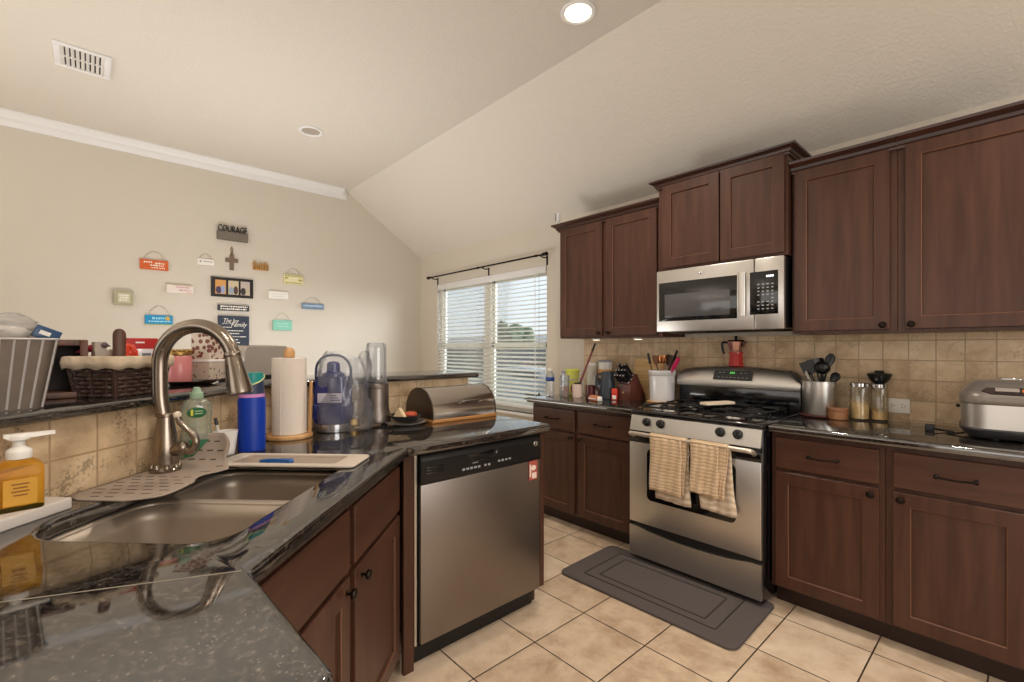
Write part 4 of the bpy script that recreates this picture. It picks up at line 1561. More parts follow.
m = MB()
rings = []
for k in range(14):
    t = k / 13
    z = 0.006 + 0.345 * t
    ring = []
    for q in range(48):
        a = q * math.pi / 24
        ex = 0.128 - 0.03 * t
        ey = 0.105 - 0.035 * t ** 2
        n_ = noise.noise(Vector((math.cos(a) * 2.2, math.sin(a) * 2.2, t * 3))) * 0.022 + noise.noise(Vector((math.cos(a) * 6, math.sin(a) * 6, t * 9))) * 0.012 + noise.noise(Vector((math.cos(a) * 14, math.sin(a) * 14, t * 16))) * 0.008
        ring.append((0.036 + (ex + n_) * math.cos(a) * (abs(math.cos(a)) ** -0.25 if abs(math.cos(a)) > 0.05 else 1), (ey + n_) * math.sin(a), z + (0.02 * math.sin(3 * a) * t)))
    rings.append(ring)
m.loft(rings, cap0=True, cap1=False)
tag(m.build('plastic_bag', 'bag', None, (-2.172, 0.852, Z0), R(50), smooth=180), 'clear plastic bag wrapped around the blue blender jar', 'bag')
m = MB(); m.lathe([(0.03, 0.0), (0.036, 0.003), (0.036, 0.032), (0.030, 0.036), (0.004, 0.036)], 24)
M['gold'] = mat('gold_lid', (176, 142, 84), 0.3, 0.9)
tag(m.build('jar_lid', 'gold', None, (-2.20, 0.945, Z0 + 0.008)), 'small gold jar lid in the plastic bag beside the blue jar', 'lid')

# ---- personal blender
pb = thing('personal_blender', 'grey personal blender with tall clear upturned cup', 'blender', (-2.198, 1.068, Z0), R(60))
M['gunmetal'] = mat('gunmetal', (124, 114, 108), 0.34, 0.8)
m = MB(); m.lathe([(0.071, 0.010), (0.073, 0.018), (0.070, 0.045), (0.063, 0.07), (0.061, 0.10), (0.061, 0.198), (0.058, 0.205), (0.048, 0.206)], 36)
m.build('motor_base', 'gunmetal', pb)
m = MB()
for q in range(4):
    a = R(45 + 90 * q)
    m.lathe([(0.012, 0.0), (0.013, 0.012)], 12, (0.055 * math.cos(a), 0.055 * math.sin(a)))
m.build('feet', 'black', pb)
m = MB(); m.lathe([(0.052, 0.206), (0.054, 0.21), (0.052, 0.235), (0.05, 0.245), (0.049, 0.38), (0.046, 0.402), (0.042, 0.408), (0.004, 0.408)], 32, cap0=False)
m.build('clear_cup', 'clear', pb)
m = MB()
for q in range(4):
    a = R(90 * q + 20)
    m.tube([(0, 0, 0.212), (0.022 * math.cos(a), 0.022 * math.sin(a), 0.226), (0.028 * math.cos(a), 0.028 * math.sin(a), 0.246 - 0.02 * (q % 2))], [0.006, 0.005, 0.002], 6)
m.lathe([(0.046, 0.206), (0.044, 0.214), (0.012, 0.216)], 24)
m.build('blade', 'iron', pb)
m = MB(); text_into(m, 'nutribullet', 0.013, Matrix.Translation((0.0, -0.0612, 0.185)), 0.0004, width=0.062)
m.build('lettering', 'black', pb, smooth=0)

# ---- plates and snack
M['stoneware'] = mat('grey_stoneware', (150, 144, 138), 0.3)
M['dark_plate'] = mat('dark_glaze', (36, 34, 40), 0.18)
px, py = -2.088, 1.172
m = MB(); m.lathe([(0.055, 0.0), (0.06, 0.003), (0.098, 0.012), (0.102, 0.016), (0.096, 0.015), (0.06, 0.008), (0.004, 0.007)], 40)
tag(m.build('plate', 'stoneware', None, (px, py, Z0)), 'grey round plate underneath the dark bowl', 'plate')
m = MB(); m.lathe([(0.05, 0.0), (0.056, 0.004), (0.082, 0.030), (0.086, 0.033), (0.080, 0.031), (0.054, 0.008), (0.004, 0.007)], 40)
tag(m.build('bowl', 'dark_plate', None, (px, py, Z0 + 0.0165)), 'shallow dark bowl holding food beside the bread box', 'bowl')
M['cheese'] = mat('sandwich_bread', (224, 198, 160), 0.8, var=0.1)
m = MB(); m.prism([(-0.035, 0.0), (0.04, 0.0), (0.0, 0.055)], -0.014, 0.014, Matrix.Rotation(R(90), 4, 'X'))
tag(m.build('sandwich_half', 'cheese', None, (px - 0.025, py - 0.02, Z0 + 0.027), R(30)), 'pale triangular sandwich half standing in the dark bowl', 'food')
M['tomato'] = mat('tomato_red', (190, 84, 58), 0.3)
m = MB(); m.lathe([(0.010, 0.0), (0.028, 0.004), (0.034, 0.014), (0.031, 0.024), (0.018, 0.030), (0.004, 0.028)], 20)
tag(m.build('tomato', 'tomato', None, (px - 0.03, py + 0.045, Z0 + 0.027)), 'red round tomato lying in the dark bowl', 'food')

M['satin'] = mat('satin_steel', (184, 176, 168), 0.15, 1.0)
# ---- bread box, roll front
bb = thing('bread_box', 'stainless roll-top bread box on a wooden base', 'bread box', (-2.142, 1.487, Z0), R(90))
L2, DB = 0.208, 0.135   # half length, half depth (local -y to the room)
M['bb_wood'] = mat('bread_box_wood', (176, 122, 68), 0.4)
m = MB(); m.box(-L2 - 0.004, L2 + 0.004, -DB - 0.004, DB + 0.004, 0.0, 0.018, 0.004)
m.build('wooden_base', 'bb_wood', bb)
def bprof(k, s=1.0):
    out = []
    for q in range(25):
        a = R(180 * q / 24)
        out.append((DB * s * math.cos(a) * (1.0), 0.018 + 0.155 * s * math.sin(a) ** 0.8))
    return out
m = MB(); m.loft([[(x, -y, z) for y, z in bprof(0)] for x in (-L2 + 0.006, L2 - 0.006)])
m.build('roll_top', 'satin', bb, smooth=40)
M['bb_side'] = mat('bread_box_side', (92, 84, 78), 0.32, 0.8)
for sx in (-1, 1):
    m = MB()
    x0, x1 = (L2 - 0.006, L2) if sx > 0 else (-L2, -L2 + 0.006)
    m.loft([[(x, -y, z) for y, z in bprof(0, 1.012)] for x in (x0, x1)])
    m.build('side_panel', 'bb_side', bb, smooth=40)
m = MB(); m.tube([(-0.02, -0.128, 0.098), (-0.02, -0.142, 0.100), (0.09, -0.142, 0.100), (0.09, -0.128, 0.098)], 0.005, 8)
m.build('handle', 'chrome', bb)

# ================================================================ BAR TOP ITEMS
ZB_ = 1.146
# ---- ribbed metal bin
M['galv'] = mat('galvanized', (120, 109, 99), 0.45, 0.55, var=0.22, vscale=34)
M['rib'] = mat('pale_rib', (196, 192, 192), 0.4, 0.5)
bn = thing('metal_bin', 'galvanized ribbed metal bin on the bar heaped with plastic bags', 'bin', (-1.704, -0.218, ZB_), R(109))
m = MB()
def binring(s, z, n=8):
    return [(x, y, z) for x, y in rrect(-0.115 - 0.022 * s, 0.115 + 0.022 * s, -0.095 - 0.02 * s, 0.095 + 0.02 * s, 0.03, n)]
m.loft([binring(0, 0.0), binring(1, 0.172), [(x, y, z) for x, y, z in binring(0.9, 0.172)], [(p[0] * 0.985, p[1] * 0.98, 0.006) for p in binring(0, 0)]])
m.build('body', 'galv', bn)
m = MB()
for sx in range(-5, 6):
    for sy in (-1, 1):
        f = sx / 5.2
        m.tube([(f * 0.108, sy * 0.0955, 0.003), (f * 0.130, sy * 0.1155, 0.170)], 0.0025, 6)
for sy in range(-1, 2):
    for sx in (-1, 1):
        f = sy / 2.2
        m.tube([(sx * 0.1155, f * 0.082, 0.003), (sx * 0.1375, f * 0.10, 0.170)], 0.0025, 6)
m.build('ribs', 'rib', bn)
m = MB(); m.tube(binring(1.02, 0.172, 5), 0.003, 6, closed=True)
m.build('rolled_rim', 'rib', bn)
px, py = D(0.97, -1.36)
bag('plastic_bag', 'crumpled clear plastic bag heaped on top of the metal bin', 'bag', (-1.715, -0.195, ZB_ + 0.152), (0.09, 0.075, 0.046), 3, 0.35, R(109), material='bag_white', group='bags in the metal bin')
bag('plastic_bag', 'brownish wrapper lying under the clear bag in the metal bin', 'bag', (-1.65, -0.245, ZB_ + 0.15), (0.075, 0.04, 0.030), 5, 0.4, R(109), material=mat('wrapper_brown', (150, 128, 108), 0.4, var=0.4, vscale=40), group='bags in the metal bin')
bag('plastic_bag', 'pale plastic bag at the back of the metal bin', 'bag', (-1.76, -0.27, ZB_ + 0.155), (0.075, 0.055, 0.036), 8, 0.35, R(109), material='bag_white', group='bags in the metal bin')
m = MB(); m.xf(m.box(-0.026, 0.026, -0.003, 0.003, -0.016, 0.016, 0.002), Matrix.Rotation(R(24), 4, 'Y'))
m.mi = 1; m.xf(m.box(-0.016, 0.006, -0.0036, -0.003, -0.005, 0.005), Matrix.Rotation(R(24), 4, 'Y'))
tag(m.build('snack_pack', [mat('navy_pack', (44, 74, 110), 0.35), 'white_plastic'], None, (-1.685, -0.082, ZB_ + 0.1855), R(109)), 'navy blue packet sticking out at the corner of the metal bin', 'packet')

# ---- dark wooden crate between the bin and the basket
cr = thing('wooden_crate', 'dark open wooden crate behind the basket and the metal bin', 'crate', (-1.97, -0.135, ZB_), R(90))
m = MB(); m.box(-0.13, 0.13, 0.045, 0.055, 0, 0.175, 0.002)
m.build('back_board', mat('crate_back', (34, 24, 20), 0.7), cr)
for x0, x1 in ((-0.13, -0.112), (0.112, 0.13)):
    m = MB(); m.box(x0, x1, -0.05, 0.045, 0, 0.175, 0.002)
    m.build('side_board', 'brown_wood', cr)
for z0, z1, nm in ((0.0, 0.018, 'bottom_board'), (0.157, 0.175, 'top_board')):
    m = MB(); m.box(-0.112, 0.112, -0.05, 0.045, z0, z1, 0.002)
    m.build(nm, 'brown_wood', cr)

# ---- wicker basket
M['wicker'] = mat('dark_wicker', (64, 42, 34), 0.42, var=0.3, vscale=60)
M['linen'] = mat('linen_liner', (206, 186, 160), 0.9, bump=0.3, bscale=120)
bk = thing('wicker_basket', 'dark wicker basket with cream cloth liner on the bar', 'basket', DL(1.432, -1.327, ZB_), RZD)
def bkr(s, z, grow=0.0, n=7):
    return [(x, y, z) for x, y in rrect(-0.092 - 0.018 * s - grow, 0.092 + 0.018 * s + grow, -0.066 - 0.014 * s - grow, 0.066 + 0.014 * s + grow, 0.03, n)]
def resample(loop, n):
    pts = [Vector(p) for p in loop]
    L = [0]
    for i in range(len(pts)):
        L.append(L[-1] + (pts[(i + 1) % len(pts)] - pts[i]).length)
    out, j = [], 0
    for k in range(n):
        d = L[-1] * k / n
        while L[j + 1] < d:
            j += 1
        t = (d - L[j]) / max(L[j + 1] - L[j], 1e-9)
        out.append(pts[j].lerp(pts[(j + 1) % len(pts)], t))
    return out
m = MB()
m.loft([bkr(0, 0.0, -0.012), bkr(0.8, 0.10, -0.012)], cap1=False)
NS = 26
for r in range(8):
    z = 0.007 + r * 0.0125
    lp_ = resample(bkr(r / 8, z), NS * 4)
    pts = []
    for i, p in enumerate(lp_):
        c = Vector((0, 0, p.z))
        nrm = (p - c).normalized()
        pts.append(p + nrm * 0.0035 * math.sin(i * math.pi / 4 + (math.pi if r % 2 else 0)))
    m.tube(pts, 0.0058, 6, closed=True)
for q in range(NS // 2):
    i = q * 8 + 2
    a, b = resample(bkr(0, 0.0), NS * 4)[i % (NS * 4)], resample(bkr(1, 0.112), NS * 4)[i % (NS * 4)]
    m.tube([a, b], 0.004, 6)
for q in (-1, 1):
    for w_ in (-1, 1):
        m.tube([(q * 0.086, w_ * 0.060, 0.0), (q * 0.104, w_ * 0.074, 0.112)], 0.008, 8)
m.tube(resample(bkr(1, 0.112), 60), 0.008, 8, closed=True)
m.build('woven_body', 'wicker', bk, smooth=60)
m = MB()
rings = []
for s, z, g in ((0.75, 0.06, -0.016), (1, 0.112, -0.010), (1, 0.124, 0.0), (1, 0.122, 0.011), (0.95, 0.108, 0.014), (0.9, 0.088, 0.012)):
    rs = resample(bkr(s, z, g), 90)
    rings.append([p + Vector((0, 0, 0.003 * math.sin(i * 0.9) * (1 if g > 0.005 else 0))) for i, p in enumerate(rs)])
m.loft(rings, cap0=False, cap1=False)
m.build('cloth_liner', 'linen', bk, solid=0.003, smooth=60)
# contents
ob = thing('bird_ornament', 'small red and grey bird ornament perched on the basket corner', 'ornament', DL(1.385, -1.372, ZB_ + 0.1265), R(65))
m = MB(); m.ball((0, 0, 0.022), (0.021, 0.012, 0.013), 16, 10); m.xf(m.lathe([(0.011, 0), (0.008, 0.016), (0.002, 0.03)], 10), Matrix.Translation((-0.018, 0, 0.02)) @ Matrix.Rotation(R(-110), 4, 'Y'))
m.build('body', mat('bird_red', (146, 44, 58), 0.35, var=0.3, vscale=60), ob)
m = MB(); m.ball((0.024, 0, 0.032), (0.013, 0.010, 0.010), 12, 8); m.cyl((0.034, 0, 0.032), (0.043, 0, 0.028), 0.004, 0.0008, 8); m.cyl((0.004, 0.004, 0.012), (0.010, 0.004, -0.002), 0.0018, n=6); m.cyl((-0.004, -0.004, 0.012), (-0.004, -0.004, -0.002), 0.0018, n=6)
m.build('head', mat('bird_grey', (92, 78, 84), 0.4), ob)
M['kraft'] = mat('grey_paper', (176, 164, 152), 0.8)
m = MB()
m.loft([[(x, y, z) for x, y in rrect(-0.034 + i, 0.034 - i, -0.014, 0.014, 0.003, 2)] for i, z in ((0, 0), (0.001, 0.05), (-0.001, 0.06))])
m.loft([[(x, y, z) for x, y in rrect(-0.034, -0.002, -0.012, 0.010, 0.003, 2)] for z in (0.055, 0.084)])
tag(m.build('paper_bag', 'kraft', None, DL(1.405, -1.352, ZB_ + 0.085), R(110), smooth=20), 'pale grey paper packet standing in the wicker basket', 'packet')
m = MB()
m.loft([[(w * math.cos(a), 0.006 * math.sin(a), z) for a in [R(20 * q) for q in range(18)]] for w, z in ((0.0155, 0.0), (0.016, 0.05), (0.0165, 0.105), (0.015, 0.115), (0.010, 0.122), (0.003, 0.125))])
tag(m.build('hair_brush', 'brown_wood', None, DL(1.385, -1.29, ZB_ + 0.085), R(95)), 'brown rounded wooden brush handle upright in the wicker basket', 'brush')
m = MB(); crumple(m, (0, 0, 0.03), (0.028, 0.018, 0.034), 4, 0.25)
tag(m.build('snack_bag', mat('orange_pack', (206, 66, 40), 0.35, var=0.3, vscale=30), None, DL(1.435, -1.305, ZB_ + 0.098), RZD), 'small orange red snack bag in the wicker basket', 'packet')
m = MB(); m.box(-0.05, 0.05, -0.003, 0.003, 0, 0.075, 0.002); m.mi = 1; m.box(-0.012, 0.012, -0.0036, -0.003, 0.058, 0.063)
tag(m.build('card_pack', [mat('red_card', (176, 34, 30), 0.4), 'white_plastic'], None, DL(1.492, -1.318, ZB_ + 0.108), R(100)), 'bright red hanging card pack at the back of the wicker basket', 'packet')
m = MB(); m.xf(m.box(-0.05, 0.05, -0.010, 0.010, 0, 0.058, 0.006), Matrix.Rotation(R(-12), 4, 'X'))
m.mi = 1
m.xf(m.box(-0.03, 0.03, -0.0112, -0.010, 0.012, 0.026), Matrix.Rotation(R(-12), 4, 'X'))
m.xf(m.box(-0.012, 0.012, -0.0112, -0.010, 0.032, 0.042), Matrix.Rotation(R(-12), 4, 'X'))
tag(m.build('silver_pack', [mat('silver_pack', (208, 206, 212), 0.3, 0.2), mat('pack_print', (96, 98, 112), 0.4)], None, DL(1.478, -1.283, ZB_ + 0.09), R(100)), 'white and silver packet leaning in front of the red card pack', 'packet')

# ---- candle on a dark dish
M['dish'] = mat('dark_dish', (50, 34, 28), 0.35)
m = MB(); m.lathe([(0.07, 0.0), (0.085, 0.004), (0.108, 0.016), (0.104, 0.017), (0.08, 0.008), (0.004, 0.007)], 36)
tag(m.build('dish', 'dish', None, DL(1.868, -1.43, ZB_)), 'dark brown round dish underneath the pink candle jar', 'dish')
cn = thing('candle_jar', 'pink candle jar with gold lid on the bar', 'candle', DL(1.832, -1.455, ZB_ + 0.0085))
M['pink_glass'] = mat('pink_candle', (206, 128, 128), 0.3, coat=0.4)
m = MB(); m.lathe([(0.046, 0.0), (0.048, 0.004), (0.048, 0.104), (0.044, 0.110), (0.01, 0.110)], 32)
m.build('jar', 'pink_glass', cn)
m = MB(); m.lathe([(0.044, 0.110), (0.045, 0.113), (0.045, 0.124), (0.041, 0.130), (0.004, 0.131)], 32)
for q in range(14):
    a = q * math.pi / 7
    m.ball((0.041 * math.cos(a), 0.041 * math.sin(a), 0.131), (0.008, 0.008, 0.006), 8, 6)
m.build('lid', 'gold', cn)

# ---- tins
M['choc'] = None
def blotch(name, bgc, fg, scale, th):
    mt_, n, l, p = base(name)
    tc = n.new('ShaderNodeTexCoord')
    v = n.new('ShaderNodeTexVoronoi'); v.inputs['Scale'].default_value = scale
    l.new(tc.outputs['Object'], v.inputs['Vector'])
    r = ramp(n, [(th, fg), (th + 0.05, bgc)])
    l.new(v.outputs['Distance'], r.inputs['Fac'])
    l.new(r.outputs['Color'], p.inputs['Base Color'])
    p.inputs['Roughness'].default_value = 0.35
    return mt_
M['choc'] = blotch('cookie_print', (206, 192, 176), (116, 56, 44), 48, 0.42)
M['flower'] = blotch('blue_flowers', (216, 210, 206), (58, 66, 128), 42, 0.28)
M['beads'] = blotch('bead_print', (190, 174, 158), (112, 92, 80), 60, 0.25)
bx = thing('food_box', 'clear food box with beige contents under the patterned tin', 'box', DL(1.945, -1.405, ZB_ + 0.0085 + 0.009), RZD)
m = MB(); m.loft([[(x, y, z) for x, y in rrect(-0.055, 0.055, -0.045, 0.045, 0.012, 4)] for z in (0.0, 0.072)])
m.build('container', 'beads', bx)
m = MB(); m.slab(rrect(-0.058, 0.058, -0.048, 0.048, 0.013, 4), [], 0.0725, 0.084, 0.003)
m.build('lid', 'white_plastic', bx)
tn = thing('patterned_tin', 'tall tin printed with red brown sweets stacked on the clear box', 'tin', DL(1.945, -1.405, ZB_ + 0.102), RZD)
m = MB(); m.loft([[(x, y, z) for x, y in rrect(-0.056, 0.056, -0.042, 0.042, 0.008, 4)] for z in (0.0, 0.118)])
m.build('can', 'choc', tn)
m = MB(); m.slab(rrect(-0.058, 0.058, -0.044, 0.044, 0.009, 4), [], 0.1182, 0.132, 0.003)
m.build('lid', mat('cocoa_lid', (84, 44, 34), 0.4), tn)
fj = thing('flower_jar', 'white jar with blue flower pattern right of the patterned tin', 'jar', DL(2.015, -1.335, ZB_))
m = MB(); m.lathe([(0.032, 0), (0.035, 0.003), (0.035, 0.085), (0.031, 0.09), (0.004, 0.09)], 28)
m.build('jar', 'flower', fj)
m = MB(); m.lathe([(0.034, 0.0905), (0.034, 0.104), (0.03, 0.107), (0.004, 0.107)], 28)
m.build('lid', 'white_plastic', fj)

# ---- toaster
ts = thing('toaster', 'silver rounded toaster on the bar behind the paper towels', 'toaster', DL(2.36, -1.46, ZB_), RZD)
M['toaster'] = mat('toaster_satin', (176, 165, 154), 0.5, 0.25)
m = MB()
def tp(s, d):
    return [(x * 1.0, d, z) for x, z in rrect(-0.205 * s, 0.205 * s, 0.012, 0.012 + 0.150 * s, (0.01, 0.035, 0.035, 0.01), 6)]
m.loft([tp(0.97, -0.075), tp(1.0, -0.068), tp(1.0, 0.068), tp(0.97, 0.075)])
m.build('shell', 'toaster', ts, smooth=40)
m = MB(); m.box(-0.19, 0.19, -0.065, 0.065, 0.0, 0.014, 0.003)
m.build('base', 'black', ts)
for y in (-0.03, 0.03):
    m = MB(); m.box(-0.14, 0.14, y - 0.013, y + 0.013, 0.160, 0.1635, 0.001)
    m.build('slot', 'black', ts)
m = MB(); m.box(-0.222, -0.203, -0.018, 0.018, 0.10, 0.118, 0.004)
m.build('lever', 'black', ts)

# ================================================================ SIGN WALL
XS = XL + 0.0006
M['string'] = mat('twine', (178, 168, 154), 0.9)
M['pale_ink'] = mat('pale_ink', (232, 226, 214), 0.7)


def sign(name, label, cat, y0, y1, z0, z1, th, face, hang=None, edge=None, group='signs on the dining room wall'):
    """board flat on the sign wall; local x along the wall, local -y into the room"""
    yc, zc = (y0 + y1) / 2, (z0 + z1) / 2
    w, h = (y1 - y0) / 2, (z1 - z0) / 2
    t = thing(name, label, cat, (XS, yc, zc), R(90), group)
    m = MB(); m.box(-w, w, -th, 0, -h, h, 0.0015, 1)
    m.build('board', face, t, smooth=0)
    if hang:
        m = MB()
        m.tube(spline([(-w * 0.75, -th * 0.5, h), (-w * 0.45, -0.006, h + hang * 0.7), (0, -0.004, h + hang), (w * 0.45, -0.006, h + hang * 0.7), (w * 0.75, -th * 0.5, h)], 5), 0.0022, 6)
        m.build('hanging_string', 'string', t)
    return t, w, h


def lines(t, th, rows, material, name='lettering'):
    """rows of small marks: (x0, x1, z, height)"""
    m = MB()
    for x0, x1, z, hh in rows:
        x = x0
        while x < x1 - 0.004:
            w = min(RND.uniform(0.008, 0.02), x1 - x)
            m.box(x, x + w, -th - 0.0012, -th, z - hh / 2 * RND.uniform(0.6, 1), z + hh / 2 * RND.uniform(0.6, 1))
            x += w + RND.uniform(0.003, 0.007)
    return m.build(name, material, t, smooth=0)


def words(t, th, rows, material, name='lettering'):
    m = MB()
    for body, size, x, z, w, sh in rows:
        text_into(m, body, size, Matrix.Translation((x, -th - 0.0003, z)), 0.0008, sh, w)
    return m.build(name, material, t, smooth=0)


# block with cut-out word on top
t, w, h = sign('word_block', 'grey wooden block topped with black cut-out word, highest on the wall', 'sign', 0.908, 1.172, 2.352, 2.432, 0.045, mat('weathered_grey', (112, 104, 94), 0.8, var=0.25, vscale=40))
m = MB(); text_into(m, 'COURAGE', 0.09, Matrix.Translation((0, -0.022, h + 0.030)), 0.010, 0, 0.25)
m.build('cut_out_word', mat('iron_letters', (44, 42, 40), 0.6), t, smooth=0)
lines(t, 0.045, [(-0.11, 0.09, 0.012, 0.008), (-0.10, 0.05, -0.012, 0.008)], mat('faint_ink', (134, 124, 112), 0.8))
# cross
t = thing('wall_cross', 'small brown wooden cross hanging above the photo frame', 'cross', (XS, 1.035, 2.13), R(90), 'signs on the dining room wall')
m = MB(); m.prism([(-0.018, -0.065), (0.018, -0.065), (0.018, 0.012), (0.055, 0.012), (0.055, 0.048), (0.018, 0.048), (0.018, 0.085), (-0.018, 0.085), (-0.018, 0.048), (-0.055, 0.048), (-0.055, 0.012), (-0.018, 0.012)], 0.0, 0.016, Matrix(((1, 0, 0, 0), (0, 0, -1, 0), (0, 1, 0, 0), (0, 0, 0, 1))))
m.build('cross_body', mat('cross_wood', (116, 98, 80), 0.7, var=0.25, vscale=50), t, smooth=0)
m = MB(); m.tube([(-0.004, -0.008, 0.085), (-0.008, -0.006, 0.15), (0.0, -0.004, 0.165), (0.008, -0.006, 0.15), (0.004, -0.008, 0.085)], 0.004, 6)
m.build('hanging_cord', mat('brown_cord', (120, 92, 66), 0.9), t)
# orange
t, w, h = sign('hanging_sign', 'orange hanging sign with pale script on the dining wall', 'sign', 0.325, 0.528, 1.998, 2.085, 0.022, mat('orange_paint', (204, 96, 46), 0.7, var=0.15, vscale=20), 0.08)
lines(t, 0.022, [(-0.075, -0.01, 0.022, 0.018), (0.005, 0.08, 0.015, 0.015), (-0.03, 0.07, -0.005, 0.013), (-0.02, 0.075, -0.026, 0.012)], 'pale_ink')
t, w, h = sign('hanging_sign', 'thin white hanging sign left of the wooden cross', 'sign', 0.752, 0.885, 2.088, 2.146, 0.014, 'white_plastic', 0.05)
lines(t, 0.014, [(-0.05, -0.03, 0.0, 0.025), (-0.02, 0.05, 0.004, 0.012)], 'grey_text')
# faith
t = thing('cut_out_word', 'mustard wooden cut-out word right of the cross', 'sign', (XS, 1.292, 2.128), R(90), 'signs on the dining room wall')
m = MB(); text_into(m, 'faith', 0.115, Matrix.Translation((0, -0.014, 0.006)), 0.013, 0, 0.145)
m.build('letters', mat('mustard', (190, 140, 62), 0.6), t, smooth=0)
m = MB(); m.box(-0.07, 0.072, -0.018, -0.0005, -0.036, -0.024)
m.build('letter_base', mat('mustard_base', (178, 130, 56), 0.6), t, smooth=0)
# yellow with dots
t, w, h = sign('hanging_sign', 'pale yellow hanging sign with dark edge, upper right on the dining wall', 'sign', 1.513, 1.705, 1.978, 2.075, 0.024, mat('pale_yellow', (222, 216, 164), 0.7, var=0.1, vscale=30), 0.075)
lines(t, 0.024, [(-0.085, 0.085, 0.034, 0.012), (-0.085, -0.06, 0.01, 0.02), (0.05, 0.085, -0.006, 0.02), (-0.08, 0.085, -0.036, 0.012)], mat('olive_ink', (138, 130, 66), 0.7))
lines(t, 0.024, [(-0.05, 0.04, 0.008, 0.012), (-0.05, 0.03, -0.014, 0.01)], 'pale_ink', 'script')
# pink white
t, w, h = sign('wall_sign', 'white block sign with pink lettering left of the photo frame', 'sign', 0.513, 0.716, 1.80, 1.876, 0.032, mat('white_wash', (222, 212, 204), 0.7, var=0.06, vscale=30))
lines(t, 0.032, [(-0.03, 0.07, 0.018, 0.014), (-0.005, 0.08, -0.008, 0.018)], mat('pink_ink', (196, 150, 160), 0.7))
lines(t, 0.032, [(-0.05, 0.09, 0.034, 0.006), (0.05, 0.095, -0.030, 0.010)], mat('coral_ink', (212, 140, 110), 0.7), 'border')
# photo frame
t, w, h = sign('photo_frame', 'black triple photo frame in the middle of the dining wall', 'photo frame', 0.86, 1.222, 1.795, 1.984, 0.022, mat('black_frame', (30, 28, 30), 0.35))
for i, (x0, x1, cols) in enumerate(((-0.148, -0.058, ((206, 150, 84), (70, 60, 90), (150, 160, 196))), (-0.038, 0.050, ((196, 180, 150), (150, 160, 170), (80, 56, 50))), (0.068, 0.150, ((186, 170, 164), (60, 54, 52), (190, 176, 150))))):
    m = MB(); m.box(x0, x1, -0.0232, -0.0216, -0.068, 0.068)
    ph = m.build('photo', mat('photo_ground', cols[0], 0.3, var=0.15, vscale=30), t, smooth=0)
    m = MB()
    cx = (x0 + x1) / 2
    m.mi = 0
    m.loft([[(cx - 0.018 + a * s, -0.0237 - 0.0002 * k, -0.03 + b * s) for a, b in [(0.024 * math.cos(R(20 * q)), 0.036 * math.sin(R(20 * q))) for q in range(18)]] for k, s in ((0, 1), (1, 0.95))])
    m.mi = 1
    m.loft([[(cx + 0.02 + a * s, -0.0237 - 0.0002 * k, -0.024 + b * s) for a, b in [(0.020 * math.cos(R(20 * q)), 0.042 * math.sin(R(20 * q))) for q in range(18)]] for k, s in ((0, 1), (1, 0.95))])
    m.build('photo_figures', [mat('photo_dark', cols[1], 0.3), mat('photo_light', cols[2], 0.3)], ph, smooth=0)
# white right
t, w, h = sign('wall_sign', 'plain white block sign right of the photo frame', 'sign', 1.362, 1.553, 1.806, 1.886, 0.03, mat('white_board', (228, 224, 216), 0.6))
lines(t, 0.03, [(-0.07, 0.07, 0.012, 0.006), (-0.06, 0.05, -0.012, 0.006)], mat('faint_grey', (200, 196, 190), 0.7))
# green square
t, w, h = sign('wall_sign', 'small sage green square sign, lowest left on the dining wall', 'sign', 0.15, 0.28, 1.668, 1.79, 0.045, mat('sage', (164, 160, 132), 0.7, var=0.1, vscale=40))
m = MB(); m.box(-0.038, 0.042, -0.0465, -0.045, -0.04, 0.038)
ins = m.build('inset_panel', mat('sage_light', (196, 192, 166), 0.7), t, smooth=0)
lines(t, 0.0465, [(-0.028, 0.03, 0.02, 0.014), (-0.025, 0.03, 0.0, 0.014), (-0.03, 0.02, -0.02, 0.012)], 'pale_ink')
# blue right
t, w, h = sign('hanging_sign', 'narrow slate blue hanging sign, farthest right on the dining wall', 'sign', 1.695, 1.925, 1.722, 1.782, 0.024, mat('slate_blue', (112, 134, 158), 0.7, var=0.1, vscale=30), 0.07)
lines(t, 0.024, [(-0.10, 0.10, 0.004, 0.022)], mat('blue_ink', (176, 196, 216), 0.7))
# dark bar
t, w, h = sign('wall_sign', 'black narrow block sign with white letters just under the photo frame', 'sign', 0.915, 1.184, 1.663, 1.718, 0.03, mat('slate_black', (52, 56, 66), 0.6))
lines(t, 0.03, [(-0.115, 0.12, 0.012, 0.016), (-0.115, 0.12, -0.012, 0.016)], 'pale_ink')
# turquoise
t, w, h = sign('hanging_sign', 'bright turquoise hanging sign with a yellow flower', 'sign', 0.36, 0.562, 1.512, 1.592, 0.016, mat('turquoise', (28, 138, 186), 0.6, var=0.2, vscale=25), 0.085)
lines(t, 0.016, [(-0.05, 0.045, 0.012, 0.022), (-0.075, 0.09, -0.016, 0.014)], mat('sky_ink', (150, 208, 232), 0.6))
m = MB(); m.box(-w, w, -0.018, -0.0003, -h - 0.006, -h)
m.build('bottom_edge', mat('leaf_edge', (150, 170, 90), 0.7), t, smooth=0)
m = MB()
for q in range(6):
    a = R(60 * q)
    m.ball((0.062 + 0.011 * math.cos(a), -0.0165, 0.012 + 0.011 * math.sin(a)), (0.008, 0.002, 0.008), 8, 6)
m.build('flower', mat('flower_yellow', (216, 176, 60), 0.6), t)
# teal
t, w, h = sign('hanging_sign', 'mint green hanging sign, lowest on the right of the dining wall', 'sign', 1.407, 1.593, 1.482, 1.588, 0.022, mat('mint_paint', (132, 196, 176), 0.7, var=0.08, vscale=30), 0.075)
lines(t, 0.022, [(-0.06, 0.06, 0.016, 0.014), (-0.05, 0.06, -0.012, 0.014)], mat('mint_ink', (168, 216, 200), 0.7))
